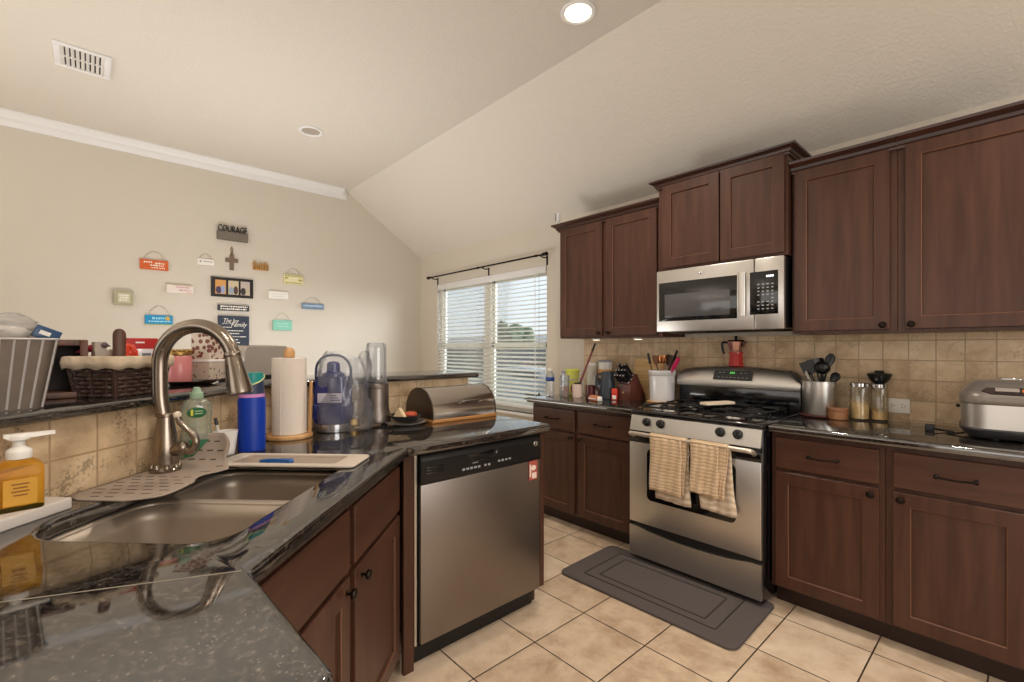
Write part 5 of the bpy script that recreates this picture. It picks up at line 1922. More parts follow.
# chalkboard
t, w, h = sign('family_sign', 'navy family sign board with white script and lines of text', 'sign', 0.916, 1.184, 1.276, 1.612, 0.028, mat('navy_board', (46, 54, 70), 0.6))
words(t, 0.028, [('The Ivy', 0.062, -0.03, 0.118, 0.13, 0.35), ('Family', 0.062, 0.04, 0.082, 0.14, 0.35)], 'pale_ink')
lines(t, 0.028, [(-0.10, 0.0, 0.09, 0.005), (-0.11, -0.02, 0.055, 0.008), (-0.09, 0.08, 0.022, 0.010), (-0.07, 0.05, -0.006, 0.010), (-0.05, 0.11, -0.036, 0.010), (-0.02, 0.04, -0.066, 0.010), (-0.02, 0.05, -0.094, 0.010), (-0.07, 0.06, -0.124, 0.010)], 'pale_ink', 'small_text')

# ================================================================ LEFT COUNTER ITEMS
# ---- knife block
KB = (-1.953, 2.93)
M['block'] = wood('block_wood', (66, 32, 26), (100, 52, 40), (20, 20, 5), 0.38)
kb = thing('knife_block', 'slanted dark red wooden knife block left of the range', 'knife block', (KB[0], KB[1], Z0), R(-8))
m = MB()
prof = [(-0.062, 0.0), (0.105, 0.0), (0.105, 0.03), (0.012, 0.195), (-0.062, 0.118)]
m.prism([(-y, z) for y, z in prof][::-1], -0.058, 0.058, Matrix(((0, 0, 1, 0), (-1, 0, 0, 0), (0, 1, 0, 0), (0, 0, 0, 1))))
m.build('block', 'block', kb, smooth=0)
m = MB(); m.xf(m.lathe([(0.007, 0), (0.007, 0.001), (0.003, 0.001)], 14), Matrix.Translation((-0.005, -0.0622, 0.06)) @ Matrix.Rotation(R(90), 4, 'X'))
m.build('round_badge', 'gold', kb)
krot = Matrix.Translation((KB[0], KB[1], Z0)) @ Matrix.Rotation(R(-8), 4, 'Z')
kdir = Vector((0, -0.68, 0.73)).normalized()
M['bolster'] = mat('knife_steel', (190, 190, 192), 0.2, 1.0)
def knife(px_, t_, ln):
    """px_ across the block, t_ 0..1 up the slanted face"""
    p = Vector((px_, -0.062 + 0.074 * t_, 0.118 + 0.077 * t_))
    k = thing('knife', 'black-handled knife in the slanted wooden knife block', 'knife', krot @ p, R(-8), 'knives in the wooden block')
    q = kdir.rotation_difference(Vector((0, 0, 1))).inverted().to_matrix().to_4x4()
    m = MB(); m.xf(m.loft([[(x * s, y * s, z) for x, y in rrect(-0.0065, 0.0065, -0.010, 0.010, 0.003, 3)] for s, z in ((0.85, 0.014), (1.0, 0.03), (0.92, ln * 0.6), (1.05, ln), (0.8, ln + 0.006))]), q)
    m.build('handle', 'black', k)
    m = MB(); m.xf(m.box(-0.0085, 0.0085, -0.011, 0.011, 0.0, 0.0145, 0.003), q)
    m.build('bolster', 'bolster', k)
    m = MB(); m.xf(m.box(-0.007, 0.007, -0.010, 0.010, ln + 0.005, ln + 0.010, 0.002), q)
    m.build('end_cap', 'bolster', k)
for i, (a, b, ln) in enumerate([(-0.04, 0.12, 0.075), (-0.015, 0.12, 0.075), (0.012, 0.12, 0.075), (0.038, 0.12, 0.075), (-0.04, 0.45, 0.09), (-0.012, 0.45, 0.09), (0.018, 0.45, 0.095), (0.042, 0.45, 0.095), (-0.030, 0.8, 0.11), (0.0, 0.8, 0.10), (0.034, 0.8, 0.11)]):
    knife(a, b, ln)

# ---- cutting board leaning on the tile
cb = MB()
cb.box(-0.115, 0.115, -0.009, 0.009, 0.0, 0.30, 0.005)
cb.xf(list(cb.bm.verts), Matrix.Rotation(R(-10), 4, 'X'))
tag(cb.build('cutting_board', 'bamboo', None, (-1.93, 3.095, Z0 + 0.002)), 'striped bamboo cutting board leaning on the tile behind the knife block', 'cutting board')

# ---- white crock with utensils
CK = (-1.727, 2.99)
ck = thing('utensil_crock', 'white ceramic utensil crock left of the range', 'crock', (CK[0], CK[1], Z0), 0)
M['crock'] = mat('white_ceramic', (214, 212, 212), 0.2, coat=0.3)
m = MB(); m.lathe([(0.078, 0.006), (0.084, 0.012), (0.088, 0.19), (0.094, 0.198), (0.095, 0.222), (0.091, 0.226), (0.086, 0.222), (0.082, 0.02), (0.004, 0.018)], 36)
m.build('pot', 'crock', ck)
m = MB(); m.lathe([(0.10, 0.0), (0.104, 0.003), (0.104, 0.009), (0.10, 0.012), (0.02, 0.012)], 36)
m.build('wooden_saucer', 'pale_wood', ck)
M['spoon_wood'] = wood('spoon_wood', (96, 60, 36), (150, 102, 64), (20, 20, 5), 0.5)
M['mag'] = mat('magenta_silicone', (196, 36, 92), 0.4)
M['copper'] = mat('copper', (170, 112, 74), 0.25, 1.0)
def utensil(name, label, cat, base_, top, kind, material, hm='spoon_wood', group=None, r=0.006, rz=0):
    k = thing(name, label, cat, base_, 0, group)
    d = Vector(top) - Vector(base_)
    q = d.normalized().rotation_difference(Vector((0, 0, 1))).inverted().to_matrix().to_4x4() @ Matrix.Rotation(R(rz), 4, 'Z')
    L = d.length
    m = MB(); m.xf(m.tube([(0, 0, 0), (0, 0, L * 0.78)], [r, r * 0.8], 8), q)
    m.build('handle', hm, k)
    m = MB()
    if kind == 'spoon':
        m.xf(m.loft([[(w * math.cos(a), 0.006 * math.sin(a) + 0.006 * (w / 0.024) ** 2, z) for a in [R(24 * i) for i in range(15)]] for w, z in ((0.006, L * 0.76), (0.016, L * 0.81), (0.024, L * 0.89), (0.022, L * 0.95), (0.010, L))]), q)
    elif kind == 'turner':
        m.xf(m.loft([[(x * w, y, z) for x, y in ((-1, -0.002), (1, -0.002), (1, 0.002), (-1, 0.002))] for w, z in ((0.008, L * 0.74), (0.034, L * 0.80), (0.038, L), (0.036, L * 1.002))]), q)
    elif kind == 'ladle':
        m.xf(m.lathe([(0.004, 0), (0.022, 0.006), (0.036, 0.022), (0.040, 0.036), (0.037, 0.036), (0.02, 0.012), (0.003, 0.008)], 20), q @ Matrix.Translation((0, 0.035, L * 0.86)) @ Matrix.Rotation(R(70), 4, 'X'))
    elif kind == 'cup':
        m.xf(m.lathe([(0.030, 0.0), (0.034, 0.01), (0.036, 0.055), (0.034, 0.055), (0.028, 0.006), (0.003, 0.005)], 20), q @ Matrix.Translation((0, 0, L * 0.78)))
    else:
        m.xf(m.tube([(0, 0, L * 0.76), (0, 0, L)], [r * 1.7, r * 1.3], 10), q)
    m.build('head', material, k)
    return k
cz = Z0 + 0.022
utensil('spatula', 'black spatula standing at the left in the white crock', 'utensil', (CK[0] - 0.03, CK[1], cz), (CK[0] - 0.115, CK[1] + 0.005, Z0 + 0.345), 'stick', 'black', group='utensils in the white crock')
utensil('wooden_spoon', 'wooden spoon standing in the white crock beside the copper cup', 'utensil', (CK[0] + 0.02, CK[1] + 0.02, cz), (CK[0] - 0.075, CK[1] + 0.02, Z0 + 0.33), 'spoon', 'spoon_wood', group='utensils in the white crock')
utensil('measuring_cup', 'copper long-handled cup standing in the white crock', 'utensil', (CK[0] - 0.01, CK[1] + 0.015, cz), (CK[0] - 0.01, CK[1] + 0.03, Z0 + 0.345), 'cup', 'copper', 'copper', group='utensils in the white crock')
utensil('wooden_spoon', 'dark wooden turner leaning right in the white crock', 'utensil', (CK[0] - 0.02, CK[1] + 0.02, cz), (CK[0] + 0.055, CK[1] + 0.04, Z0 + 0.33), 'turner', mat('dark_spoon', (70, 44, 34), 0.5), group='utensils in the white crock')
utensil('turner', 'magenta silicone turner leaning out of the white crock', 'utensil', (CK[0] - 0.03, CK[1] - 0.01, cz), (CK[0] + 0.145, CK[1] - 0.035, Z0 + 0.315), 'stick', 'mag', 'mag', group='utensils in the white crock', r=0.010)
utensil('turner', 'black slim turner above the magenta one in the white crock', 'utensil', (CK[0] - 0.035, CK[1] + 0.01, cz), (CK[0] + 0.115, CK[1] + 0.0, Z0 + 0.365), 'stick', 'black', 'black', group='utensils in the white crock')

# ---- small bottles, mug, canisters
def bottle(name, label, cat, loc, prof, material, capprof, capm, band=None, group=None):
    t = thing(name, label, cat, loc, 0, group)
    m = MB(); m.lathe(prof, 24)
    m.build('bottle', material, t)
    if capprof:
        m = MB(); m.lathe(capprof, 20)
        m.build('cap', capm, t)
    if band:
        m = MB(); m.lathe([(band[0], band[1]), (band[0], band[2])], 24, cap0=False, cap1=False)
        m.build('label_band', band[3], t, solid=0.0008)
    return t
bottle('water_bottle', 'clear water bottle with blue label at the left counter end', 'bottle', (-2.505, 2.67, Z0), [(0.030, 0), (0.034, 0.004), (0.034, 0.125), (0.033, 0.13), (0.034, 0.16), (0.030, 0.175), (0.016, 0.195), (0.013, 0.21)], 'clear', [(0.016, 0.205), (0.016, 0.222), (0.004, 0.223)], 'white_plastic', (0.0346, 0.125, 0.155, mat('band_blue', (30, 66, 140), 0.4)))
bottle('glass_bottle', 'small clear bottle standing right behind the blue-labelled water bottle', 'bottle', (-2.475, 2.79, Z0), [(0.028, 0), (0.030, 0.004), (0.030, 0.14), (0.022, 0.165), (0.012, 0.18)], 'clear', [(0.015, 0.178), (0.015, 0.20), (0.004, 0.201)], mat('lilac_cap', (150, 146, 170), 0.4))
M['amber_fill'] = film('amber_drink', (196, 120, 60), (214, 140, 76), 0.55, 0.08, 0.08)
t = bottle('tumbler', 'tall clear tumbler with amber contents on the left counter', 'glass', (-2.405, 2.735, Z0), [(0.028, 0), (0.030, 0.003), (0.034, 0.17), (0.032, 0.17), (0.028, 0.006), (0.004, 0.005)], 'clear', None, None)
m = MB(); m.lathe([(0.026, 0.006), (0.0295, 0.085), (0.004, 0.086)], 24)
m.build('contents', mat('amber_tea', (206, 118, 58), 0.3), t)
bottle('tub', 'yellow-green lidded tub at the back of the left counter', 'tub', (-2.50, 2.93, Z0), [(0.045, 0), (0.048, 0.004), (0.055, 0.185), (0.055, 0.19)], mat('yellow_tub', (202, 200, 96), 0.5), [(0.059, 0.19), (0.059, 0.205), (0.055, 0.209), (0.004, 0.209)], mat('lime_lid', (196, 204, 70), 0.4), (0.0525, 0.12, 0.15, 'pale_ink'))
# mug
mg_ = thing('mug', 'cream mug with handle on the left counter holding a red stick', 'mug', (-2.325, 2.785, Z0), R(170))
m = MB(); m.lathe([(0.036, 0), (0.039, 0.004), (0.041, 0.105), (0.038, 0.105), (0.035, 0.008), (0.004, 0.007)], 28)
m.build('cup', mat('mug_cream', (218, 196, 184), 0.3), mg_)
m = MB(); m.tube(spline([(0.039, 0, 0.09), (0.062, 0, 0.088), (0.074, 0, 0.062), (0.066, 0, 0.034), (0.038, 0, 0.022)], 5), 0.007, 8)
m.build('handle', mat('mug_rust', (166, 96, 74), 0.4), mg_)
rs = thing('basting_brush', 'long dark red stick with black tip leaning in the mug', 'brush', (-2.33, 2.79, Z0 + 0.009))
m = MB(); m.tube([(0, 0, 0), (0.012, 0.03, 0.12), (0.055, 0.115, 0.35)], [0.008, 0.009, 0.008], 10)
m.build('handle', mat('maroon', (108, 36, 34), 0.4), rs)
m = MB(); m.tube([(0.055, 0.115, 0.35), (0.066, 0.138, 0.41)], [0.010, 0.007], 10)
m.build('tip', 'black', rs)
m = MB(); m.cyl((-0.02, -0.012, 0.098), (0.028, 0.012, 0.104), 0.0075, n=8)
m.build('cross_bar', 'black', rs)
# maroon mug next to it, dark pot, white canisters
mg2 = thing('mug', 'dark maroon mug between the cream mug and the black pitcher', 'mug', (-2.235, 2.83, Z0), R(20))
m = MB(); m.lathe([(0.034, 0), (0.037, 0.004), (0.038, 0.098), (0.035, 0.098), (0.032, 0.008), (0.004, 0.007)], 28)
M_MG = mat('maroon_glaze', (74, 28, 34), 0.25)
m.build('cup', M_MG, mg2)
m = MB(); m.tube(spline([(0.036, 0, 0.082), (0.056, 0, 0.08), (0.066, 0, 0.056), (0.058, 0, 0.03), (0.035, 0, 0.02)], 5), 0.006, 8)
m.build('handle', M_MG, mg2)
bottle('canister', 'tall dark canister at the back against the tile', 'canister', (-2.245, 3.03, Z0), [(0.055, 0), (0.058, 0.004), (0.058, 0.125)], mat('dark_canister', (42, 48, 64), 0.4), [(0.060, 0.125), (0.060, 0.14), (0.056, 0.144), (0.004, 0.144)], 'black', (0.0585, 0.04, 0.09, mat('grey_label', (120, 128, 142), 0.5)))
bottle('canister', 'white canister with orange label stacked on the dark canister', 'canister', (-2.245, 3.03, Z0 + 0.1445), [(0.050, 0), (0.053, 0.004), (0.053, 0.125)], 'white_plastic', [(0.057, 0.125), (0.057, 0.138), (0.053, 0.143), (0.004, 0.143)], mat('grey_lid', (150, 150, 152), 0.4), (0.0536, 0.01, 0.07, mat('orange_label', (214, 158, 90), 0.5)))
bottle('canister', 'white jar standing at the back left of the dark canister', 'canister', (-2.375, 3.04, Z0), [(0.05, 0), (0.053, 0.004), (0.053, 0.24)], mat('grey_white', (206, 200, 190), 0.4), [(0.055, 0.24), (0.055, 0.262), (0.05, 0.266), (0.004, 0.266)], 'white_plastic')
# black pitcher
M['charcoal'] = mat('charcoal', (50, 58, 68), 0.35)
pj = thing('pitcher', 'charcoal tapered pitcher with handle left of the knife block', 'pitcher', (-2.125, 2.90, Z0), R(200))
m = MB(); m.lathe([(0.060, 0), (0.064, 0.005), (0.058, 0.08), (0.050, 0.16), (0.049, 0.205), (0.046, 0.205), (0.046, 0.16), (0.055, 0.01), (0.004, 0.008)], 28)
m.build('body', 'charcoal', pj)
m = MB(); m.tube(spline([(0.048, 0, 0.185), (0.078, 0, 0.18), (0.092, 0, 0.13), (0.086, 0, 0.07), (0.060, 0, 0.05)], 5), 0.008, 8)
m.build('handle', 'charcoal', pj)
m = MB(); m.loft([[(-0.040, -0.018, 0.175), (-0.040, 0.018, 0.175), (-0.044, 0.016, 0.206), (-0.044, -0.016, 0.206)], [(-0.05, -0.006, 0.188), (-0.05, 0.006, 0.188), (-0.064, 0.004, 0.208), (-0.064, -0.004, 0.208)]])
m.build('spout', 'charcoal', pj)
utensil('scissors', 'thin dark utensil standing behind the charcoal pitcher', 'utensil', (-2.06, 2.985, Z0), (-2.03, 3.04, Z0 + 0.215), 'stick', 'iron', 'iron', r=0.004)
# packet
pk = thing('snack_packet', 'orange and white cracker packet lying at the counter edge', 'packet', (-2.075, 2.685, Z0), R(-12))
m = MB(); m.box(-0.055, 0.035, -0.022, 0.022, 0.0, 0.042, 0.012)
m.build('wrapper', mat('orange_wrap', (196, 126, 86), 0.45, var=0.3, vscale=50), pk)
m = MB(); m.box(0.036, 0.056, -0.020, 0.020, 0.002, 0.038, 0.010); m.box(-0.052, 0.03, -0.0235, -0.022, 0.016, 0.024)
m.build('white_end', 'white_plastic', pk)
# timer
tm = thing('kitchen_timer', 'small red plastic timer beside the knife block', 'timer', (-2.03, 2.855, Z0), R(20))
m = MB(); m.box(-0.02, 0.02, -0.014, 0.014, 0.0, 0.085, 0.005)
m.build('case', mat('timer_red', (206, 62, 46), 0.35), tm)
m = MB(); m.box(-0.014, 0.014, -0.0155, -0.014, 0.008, 0.036, 0.001)
m.build('face', 'pale_ink', tm)
m = MB(); m.lathe([(0.010, 0), (0.012, 0.004), (0.010, 0.012)], 12); m.xf(list(m.bm.verts), Matrix.Translation((0, 0, 0.085)))
m.build('dial', 'black', tm)
m = MB(); m.ball((0, 0, 0.03), (0.034, 0.03, 0.028), 16, 10)
tag(m.build('scrubber', mat('dark_green', (30, 56, 48), 0.7), None, (-2.055, 2.935, Z0 - 0.0015)), 'dark green scrubber between the pitcher and the red timer', 'scrubber')

# ---- little camera on top of the left wall cabinet
sc2 = thing('security_camera', 'small white security camera on top of the left wall cabinet', 'camera', (-2.575, 2.835, 2.2985), R(-28))
m = MB(); m.lathe([(0.028, 0), (0.03, 0.003), (0.03, 0.008), (0.008, 0.012), (0.006, 0.03)], 20)
m.build('stand', 'white', sc2)
m = MB(); m.xf(m.box(-0.027, 0.027, -0.016, 0.016, -0.036, 0.036, 0.010, 3), Matrix.Translation((0, 0, 0.064)))
cb_ = m.build('camera_body', 'white', sc2)
m = MB(); m.box(-0.012, 0.012, -0.0175, -0.0155, 0.034, 0.094, 0.0006)
m.build('lens_face', 'black_gloss', cb_)

# ---- moka pot on the range backguard
mk = thing('moka_pot', 'red stovetop coffee maker standing on top of the range back', 'coffee maker', (-1.262, 3.095, 1.181), R(180))
M['moka_red'] = mat('moka_red', (176, 30, 26), 0.3, coat=0.3)
m = MB(); m.lathe([(0.044, 0.0), (0.046, 0.002), (0.040, 0.075)], 8)
m.build('boiler', 'moka_red', mk, smooth=10)
m = MB(); m.lathe([(0.041, 0.075), (0.044, 0.077), (0.044, 0.088), (0.041, 0.09)], 24)
m.build('collar', 'moka_red', mk)
M['moka_metal'] = mat('moka_metal', (186, 150, 146), 0.16, 1.0)
m = MB(); m.lathe([(0.038, 0.09), (0.042, 0.105), (0.054, 0.155), (0.056, 0.158)], 8)
m.loft([[(-0.044, -0.018, 0.12), (-0.044, 0.018, 0.12), (-0.05, 0.02, 0.155), (-0.05, -0.02, 0.155)], [(-0.06, -0.004, 0.142), (-0.06, 0.004, 0.142), (-0.074, 0.004, 0.158), (-0.074, -0.004, 0.158)]])
m.build('top_chamber', 'moka_metal', mk, smooth=10)
m = MB(); m.lathe([(0.056, 0.158), (0.05, 0.166), (0.01, 0.172)], 8)
lid_ = m.build('lid', 'moka_metal', mk, smooth=10)
m = MB(); m.lathe([(0.008, 0.171), (0.006, 0.178), (0.010, 0.186), (0.008, 0.192), (0.003, 0.194)], 14)
m.build('lid_knob', 'black', lid_)
m = MB(); m.tube(spline([(0.052, 0, 0.150), (0.082, 0, 0.152), (0.090, 0, 0.135), (0.082, 0, 0.092), (0.074, 0, 0.078)], 5), 0.007, 8)
m.build('handle', 'black', mk)

# ================================================================ RIGHT COUNTER ITEMS
SCN = (-0.782, 3.035)
M['coaster'] = mat('maroon_coaster', (74, 34, 32), 0.4)
m = MB(); m.lathe([(0.078, 0.0), (0.096, 0.003), (0.098, 0.010), (0.094, 0.012), (0.02, 0.010)], 36)
tag(m.build('saucer', 'coaster', None, (SCN[0], SCN[1], Z0)), 'dark maroon saucer underneath the steel utensil canister', 'saucer')
st = thing('utensil_canister', 'brushed steel canister full of black utensils right of the range', 'canister', (SCN[0], SCN[1], Z0 + 0.0125))
m = MB(); m.lathe([(0.080, 0.0), (0.082, 0.003), (0.082, 0.178), (0.084, 0.180), (0.084, 0.184), (0.080, 0.184), (0.078, 0.008), (0.004, 0.006)], 40)
m.build('can', 'steel_y', st)
b0 = (SCN[0], SCN[1], Z0 + 0.024)
def ut2(name, label, dx0, dy0, dx, dy, z, kind, rz=0, material='black', hm='black'):
    utensil(name, label, 'utensil', (SCN[0] + dx0, SCN[1] + dy0, b0[2]), (SCN[0] + dx, SCN[1] + dy, Z0 + z), kind, material, hm, 'black utensils in the steel canister', 0.006, rz)
ut2('slotted_turner', 'upright black pointed turner, tallest in the steel canister', -0.02, 0.0, 0.055, 0.02, 0.35, 'spoon', 20)
ut2('ladle', 'black ladle leaning forward in the steel canister', 0.02, 0.03, 0.02, -0.03, 0.30, 'ladle', 180)
ut2('turner', 'black turner leaning left in the steel canister', 0.04, 0.0, -0.065, 0.0, 0.305, 'turner', 10)
ut2('turner', 'black wide turner leaning left behind the ladle', 0.03, 0.03, -0.035, 0.03, 0.32, 'turner', 35)
ut2('serving_spoon', 'black serving spoon leaning right in the steel canister', -0.04, 0.0, 0.085, 0.01, 0.245, 'spoon', 0)
ut2('serving_spoon', 'black spoon in the middle of the steel canister', 0.0, 0.04, -0.005, 0.05, 0.325, 'spoon', 30)
ut2('tongs', 'black tongs sticking out to the left over the range', 0.05, -0.02, -0.145, -0.01, 0.245, 'stick', 0)
ut2('whisk', 'black handled steel whisk by the left rim of the canister', 0.03, -0.03, -0.055, -0.03, 0.25, 'stick', 0, 'chrome')
# round wooden salt box
wb_ = thing('salt_box', 'round wooden salt box in front of the grain jars', 'box', (-0.682, 2.985, Z0))
m = MB(); m.lathe([(0.043, 0), (0.046, 0.003), (0.046, 0.042), (0.044, 0.043), (0.01, 0.043)], 32)
m.build('bowl', 'spoon_wood', wb_)
m = MB(); m.lathe([(0.044, 0.0435), (0.0465, 0.045), (0.0465, 0.058), (0.044, 0.061), (0.004, 0.061)], 32)
m.build('lid', 'spoon_wood', wb_)
# jars
M['grain'] = mat('cornmeal', (216, 182, 118), 0.95, bump=0.6, bscale=300)
M['pasta'] = mat('millet', (214, 176, 100), 0.95, bump=0.6, bscale=300)
for lb, x, y, r, h, fill, fm_, fl in (('wide glass jar with steel lid, half full of pale meal', -0.605, 3.075, 0.044, 0.175, 0.09, 'grain', 'pale yellow meal filling half of the wide glass jar'),
                                  ('narrow glass jar with steel lid under the black funnel', -0.525, 3.105, 0.038, 0.172, 0.05, 'pasta', 'yellow grain at the bottom of the narrow glass jar')):
    t = thing('glass_jar', lb, 'jar', (x, y, Z0), 0, 'grain jars')
    m = MB(); m.lathe([(r - 0.003, 0), (r, 0.004), (r, h - 0.012), (r - 0.003, h - 0.004), (r - 0.004, h)], 32)
    m.build('jar', 'glass_jar', t)
    m = MB(); m.lathe([(r - 0.004, h + 0.0002), (r - 0.001, h + 0.001), (r - 0.001, h + 0.018), (r - 0.004, h + 0.021), (0.004, h + 0.021)], 32)
    m.build('lid', 'chrome', t)
    m = MB()
    n_ = 28
    rings = [[((r - 0.004) * math.cos(2 * math.pi * i / n_), (r - 0.004) * math.sin(2 * math.pi * i / n_), 0.005) for i in range(n_)]]
    rings.append([((r - 0.004) * math.cos(2 * math.pi * i / n_), (r - 0.004) * math.sin(2 * math.pi * i / n_), fill + 0.010 * math.cos(2 * math.pi * i / n_ - 2.6)) for i in range(n_)])
    rings.append([(0.004 * math.cos(2 * math.pi * i / n_), 0.004 * math.sin(2 * math.pi * i / n_), fill + 0.008) for i in range(n_)])
    m.loft(rings)
    tag(m.build('grain', fm_, None, (x, y, Z0)), fl, 'grain', kind='stuff')
fn = thing('funnel', 'black funnel-shaped strainer resting on the narrow jar lid', 'funnel', (-0.525, 3.105, Z0 + 0.1935))
m = MB(); m.lathe([(0.020, 0.0), (0.030, 0.005), (0.044, 0.022), (0.052, 0.042), (0.054, 0.052), (0.050, 0.054), (0.03, 0.058), (0.004, 0.060)], 32)
m.build('cone', 'black', fn)
m = MB(); m.lathe([(0.020, 0.059), (0.022, 0.062), (0.020, 0.069), (0.004, 0.070)], 24)
m.build('grip', 'black', fn)
# outlet
ol = thing('wall_outlet', 'white horizontal double wall outlet in the tile backsplash', 'outlet', (-0.458, YB - 0.0095, 0.992))
m = MB(); m.box(-0.052, 0.052, -0.006, 0.0, -0.038, 0.038, 0.003)
m.build('cover_plate', 'white_plastic', ol)
for sx in (-0.021, 0.021):
    m = MB(); m.box(sx - 0.016, sx + 0.016, -0.0072, -0.006, -0.017, 0.017, 0.002)
    so = m.build('socket', 'white_plastic', ol)
    m = MB()
    m.box(sx - 0.005, sx + 0.003, -0.0077, -0.0071, 0.005, 0.0075); m.box(sx - 0.005, sx + 0.003, -0.0077, -0.0071, -0.0075, -0.005); m.ball((sx + 0.009, -0.0072, 0), (0.0026, 0.0008, 0.0026), 8, 6)
    m.build('slots', 'black', so)
# rice cooker
rc_ = thing('rice_cooker', 'steel and taupe rice cooker at the right end of the counter', 'rice cooker', (0.005, 2.875, Z0), R(4))
M['rc_top'] = mat('cooker_taupe', (122, 115, 109), 0.28, 0.35)
M['rc_base'] = mat('cooker_base', (50, 48, 50), 0.4)
def rcr(a, b, z, r, n=9):
    return [(x, y, z) for x, y in rrect(-a, a, -b, b, r, n)]
m = MB(); m.loft([rcr(0.165, 0.12, 0.008, 0.06), rcr(0.185, 0.14, 0.014, 0.07), rcr(0.208, 0.162, 0.046, 0.085), rcr(0.206, 0.160, 0.052, 0.085)])
for q in (-1, 1):
    for w_ in (-1, 1):
        m.lathe([(0.015, 0.0), (0.015, 0.01)], 12, (0.1 * q, 0.07 * w_))
m.build('base', 'rc_base', rc_, smooth=50)
m = MB(); m.loft([rcr(0.202, 0.156, 0.052, 0.082), rcr(0.202, 0.156, 0.150, 0.082)])
m.build('steel_band', 'steel_y', rc_, smooth=50)
m = MB(); m.loft([rcr(0.204, 0.158, 0.150, 0.084), rcr(0.208, 0.162, 0.155, 0.086), rcr(0.208, 0.162, 0.180, 0.086), rcr(0.200, 0.152, 0.196, 0.08), rcr(0.170, 0.100, 0.236, 0.06), rcr(0.150, 0.080, 0.244, 0.05), rcr(0.08, 0.05, 0.249, 0.03)])
m.build('lid', 'rc_top', rc_, smooth=40)
m = MB()
tilt = Matrix.Translation((0.004, -0.138, 0.2075)) @ Matrix.Rotation(R(37.6), 4, 'X')
el = lambda a, b, n=28: [(a * math.cos(2 * math.pi * i / n), b * math.sin(2 * math.pi * i / n)) for i in range(n)]
pan = [(-0.145, -0.004), (-0.12, -0.021), (0, -0.024), (0.12, -0.021), (0.145, -0.004), (0.13, 0.016), (0, 0.022), (-0.13, 0.016)]
m.xf(m.loft([[(x, y, z) for x, y in pan] for z in (-0.002, 0.003)]), tilt)
pn = m.build('control_panel', mat('panel_brown', (58, 48, 44), 0.2), rc_, smooth=0)
m = MB(); m.xf(m.box(-0.105, -0.038, -0.006, 0.015, 0.003, 0.0045, 0.0005), tilt)
m.build('screen', mat('lcd', (150, 140, 132), 0.25), pn)
m = MB(); m.xf(m.loft([[(x - 0.008, y, z) for x, y in el(a, b)] for a, b, z in ((0.024, 0.015, 0.002), (0.023, 0.014, 0.006), (0.017, 0.009, 0.007))]), tilt)
m.build('orange_button', mat('button_orange', (212, 118, 54), 0.35), pn)
m = MB()
for q in range(4):
    m.xf(m.loft([[(x - 0.10 + q * 0.021, y - 0.0145, z) for x, y in el(a, b, 12)] for a, b, z in ((0.007, 0.003, 0.002), (0.006, 0.0025, 0.0055))]), tilt)
m.build('buttons', 'black', pn)
m = MB(); m.slab([(x - 0.05, y + 0.0) for x, y in rrect(-0.035, 0.035, -0.017, 0.017, 0.014, 5)], [], 0.2455, 0.256, 0.004)
m.build('steam_vent', 'chrome', rc_)
m = MB(); m.ball((-0.211, 0.02, 0.125), 0.008, 10, 8)
m.build('lid_hinge_cap', 'black', rc_)
m = MB(); m.tube(spline([(-0.190, -0.02, 0.012), (-0.225, -0.035, 0.0045), (-0.245, -0.012, 0.0045), (-0.225, 0.012, 0.0045), (-0.255, 0.03, 0.006), (-0.29, 0.01, 0.012)], 6), 0.0042, 8)
cd = m.build('cord', 'black', rc_)
m = MB(); m.box(-0.322, -0.288, -0.008, 0.030, 0.0, 0.032, 0.004)
m.build('plug', 'black', cd)

# ================================================================ OUTSIDE
M['lawn'] = mat('lawn', (132, 146, 86), 0.95, var=0.25, vscale=3)
M['asphalt'] = mat('asphalt', (150, 150, 150), 0.9)
m = MB(); m.box(-60, 20, YB + 0.2, 60, -0.80, -0.75)
struct(m.build('ground_outside', 'lawn', smooth=0))
m = MB(); m.box(-60, 20, 8.5, 14.5, -0.75, -0.735)
struct(m.build('road_outside', 'asphalt', smooth=0))
hs = thing('neighbor_house', 'pale house far across the road seen through the blinds', 'house', (-42, 36, -0.75), R(0))
m = MB(); m.box(-14, 14, 0, 8, 0, 2.7)
m.build('house_wall', mat('siding', (200, 204, 212), 0.8), hs, smooth=0)
m = MB(); m.prism([(-0.6, 2.65), (8.6, 2.65), (4, 3.7)], -14.6, 14.6, Matrix(((0, 0, 1, 0), (1, 0, 0, 0), (0, 1, 0, 0), (0, 0, 0, 1))))
m.build('house_roof', mat('shingles', (170, 168, 172), 0.9), hs, smooth=0)
for xx in (-10, -5, 0, 5, 10):
    m = MB(); m.box(xx - 0.7, xx + 0.7, -0.05, 0.02, 0.9, 1.9)
    m.build('house_window', 'black_glass', hs, smooth=0)
fe = thing('board_fence', 'slate grey board fence behind the parked cars outside', 'fence', (-22, 19.5, -0.75), R(10))
m = MB()
for q in range(120):
    m.box(-18 + q * 0.3, -18 + q * 0.3 + 0.28, 0, 0.03, 0.05, 1.95)
m.build('fence_boards', mat('fence_grey', (92, 98, 112), 0.85, var=0.15, vscale=2), fe, smooth=0)
m = MB()
for zz in (0.3, 1.3):
    m.box(-18, 18, 0.03, 0.09, zz, zz + 0.1)
m.build('fence_rails', mat('fence_rail', (84, 90, 102), 0.85), fe, smooth=0)
M['car_body'] = mat('car_paint', (120, 126, 134), 0.25, 0.5, coat=0.5)
M['car_red'] = mat('car_paint_red', (170, 130, 126), 0.25, 0.4, coat=0.5)
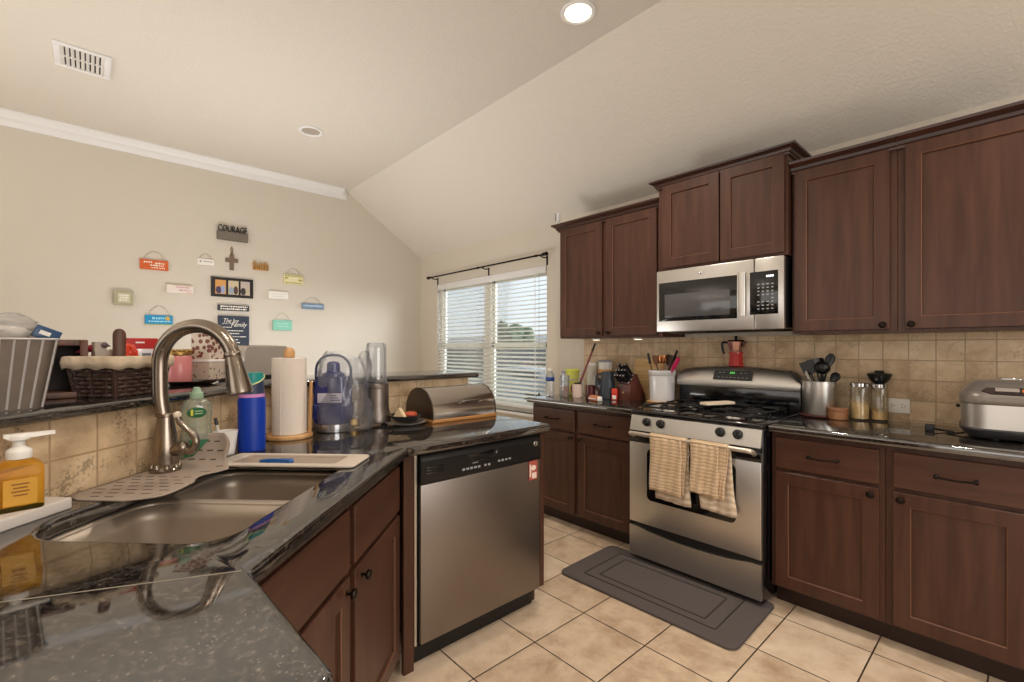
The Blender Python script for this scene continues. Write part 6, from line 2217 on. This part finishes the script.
def car(label, loc, rz, paint):
    t = thing('car', label, 'car', loc, rz, 'cars outside the window')
    m = MB()
    side = [(-2.25, 0.35), (-2.3, 0.75), (-2.2, 0.98), (-1.35, 1.08), (-0.75, 1.55), (0.7, 1.60), (1.7, 1.5), (2.15, 1.05), (2.25, 0.85), (2.25, 0.35)]
    rows = []
    for y, s in ((-0.88, 0.97), (-0.80, 1.0), (0.80, 1.0), (0.88, 0.97)):
        rows.append([(x, y * (0.86 if z > 1.2 else 1.0), 0.35 + (z - 0.35) * s) for x, z in side])
    m.loft(rows)
    m.build('car_body', paint, t, smooth=30)
    for sy in (-1, 1):
        m = MB(); m.prism([(-1.15, 1.10), (-0.66, 1.47), (0.65, 1.50), (1.55, 1.42), (1.75, 1.10)], 0.0, 0.02, Matrix(((1, 0, 0, 0), (0, 0, 1, sy * 0.80 - 0.01), (0, 1, 0, 0), (0, 0, 0, 1))))
        m.build('side_glass', 'black_glass', t, smooth=0)
        for xx in (-1.4, 1.4):
            m = MB(); m.xf(m.lathe([(0.2, -0.1), (0.33, -0.1), (0.35, -0.06), (0.35, 0.06), (0.33, 0.1), (0.2, 0.1)], 24), Matrix.Translation((xx, sy * 0.80, 0.35)) @ Matrix.Rotation(R(90), 4, 'X'))
            m.build('wheel', 'black', t)
    return t
car('grey car parked outside right in front of the window', (-12.5, 11.6, -0.735), R(8), 'car_body').scale = (0.85, 0.85, 0.85)
car('reddish car parked farther off across the road', (-15.0, 15.6, -0.75), R(4), 'car_red').scale = (0.9, 0.9, 0.9)
tree = thing('tree', 'leafy dark tree standing beyond the cars outside', 'tree', (-24.0, 21.9, -0.75))
m = MB(); m.tube(spline([(0, 0, 0), (0.1, 0, 1.0), (0.0, 0.1, 2.0)], 4), 0.16, 10)
m.build('trunk', 'brown_wood', tree)
m = MB()
for q in range(16):
    a = q * 2.4
    g = bmesh.ops.create_icosphere(m.bm, subdivisions=3, radius=1)
    c = Vector((1.0 * math.cos(a) * (q % 4) / 3, 1.0 * math.sin(a) * (q % 4) / 3, 1.9 + 0.10 * q))
    for v in g['verts']:
        n_ = v.co.copy()
        v.co = c + n_ * (0.75 - 0.02 * q) * (1 + 0.35 * noise.noise(n_ * 3 + c) + 0.2 * noise.noise(n_ * 8 + c))
m.build('crown', mat('leaf_green', (70, 86, 66), 0.9, var=0.3, vscale=3), tree, smooth=180)
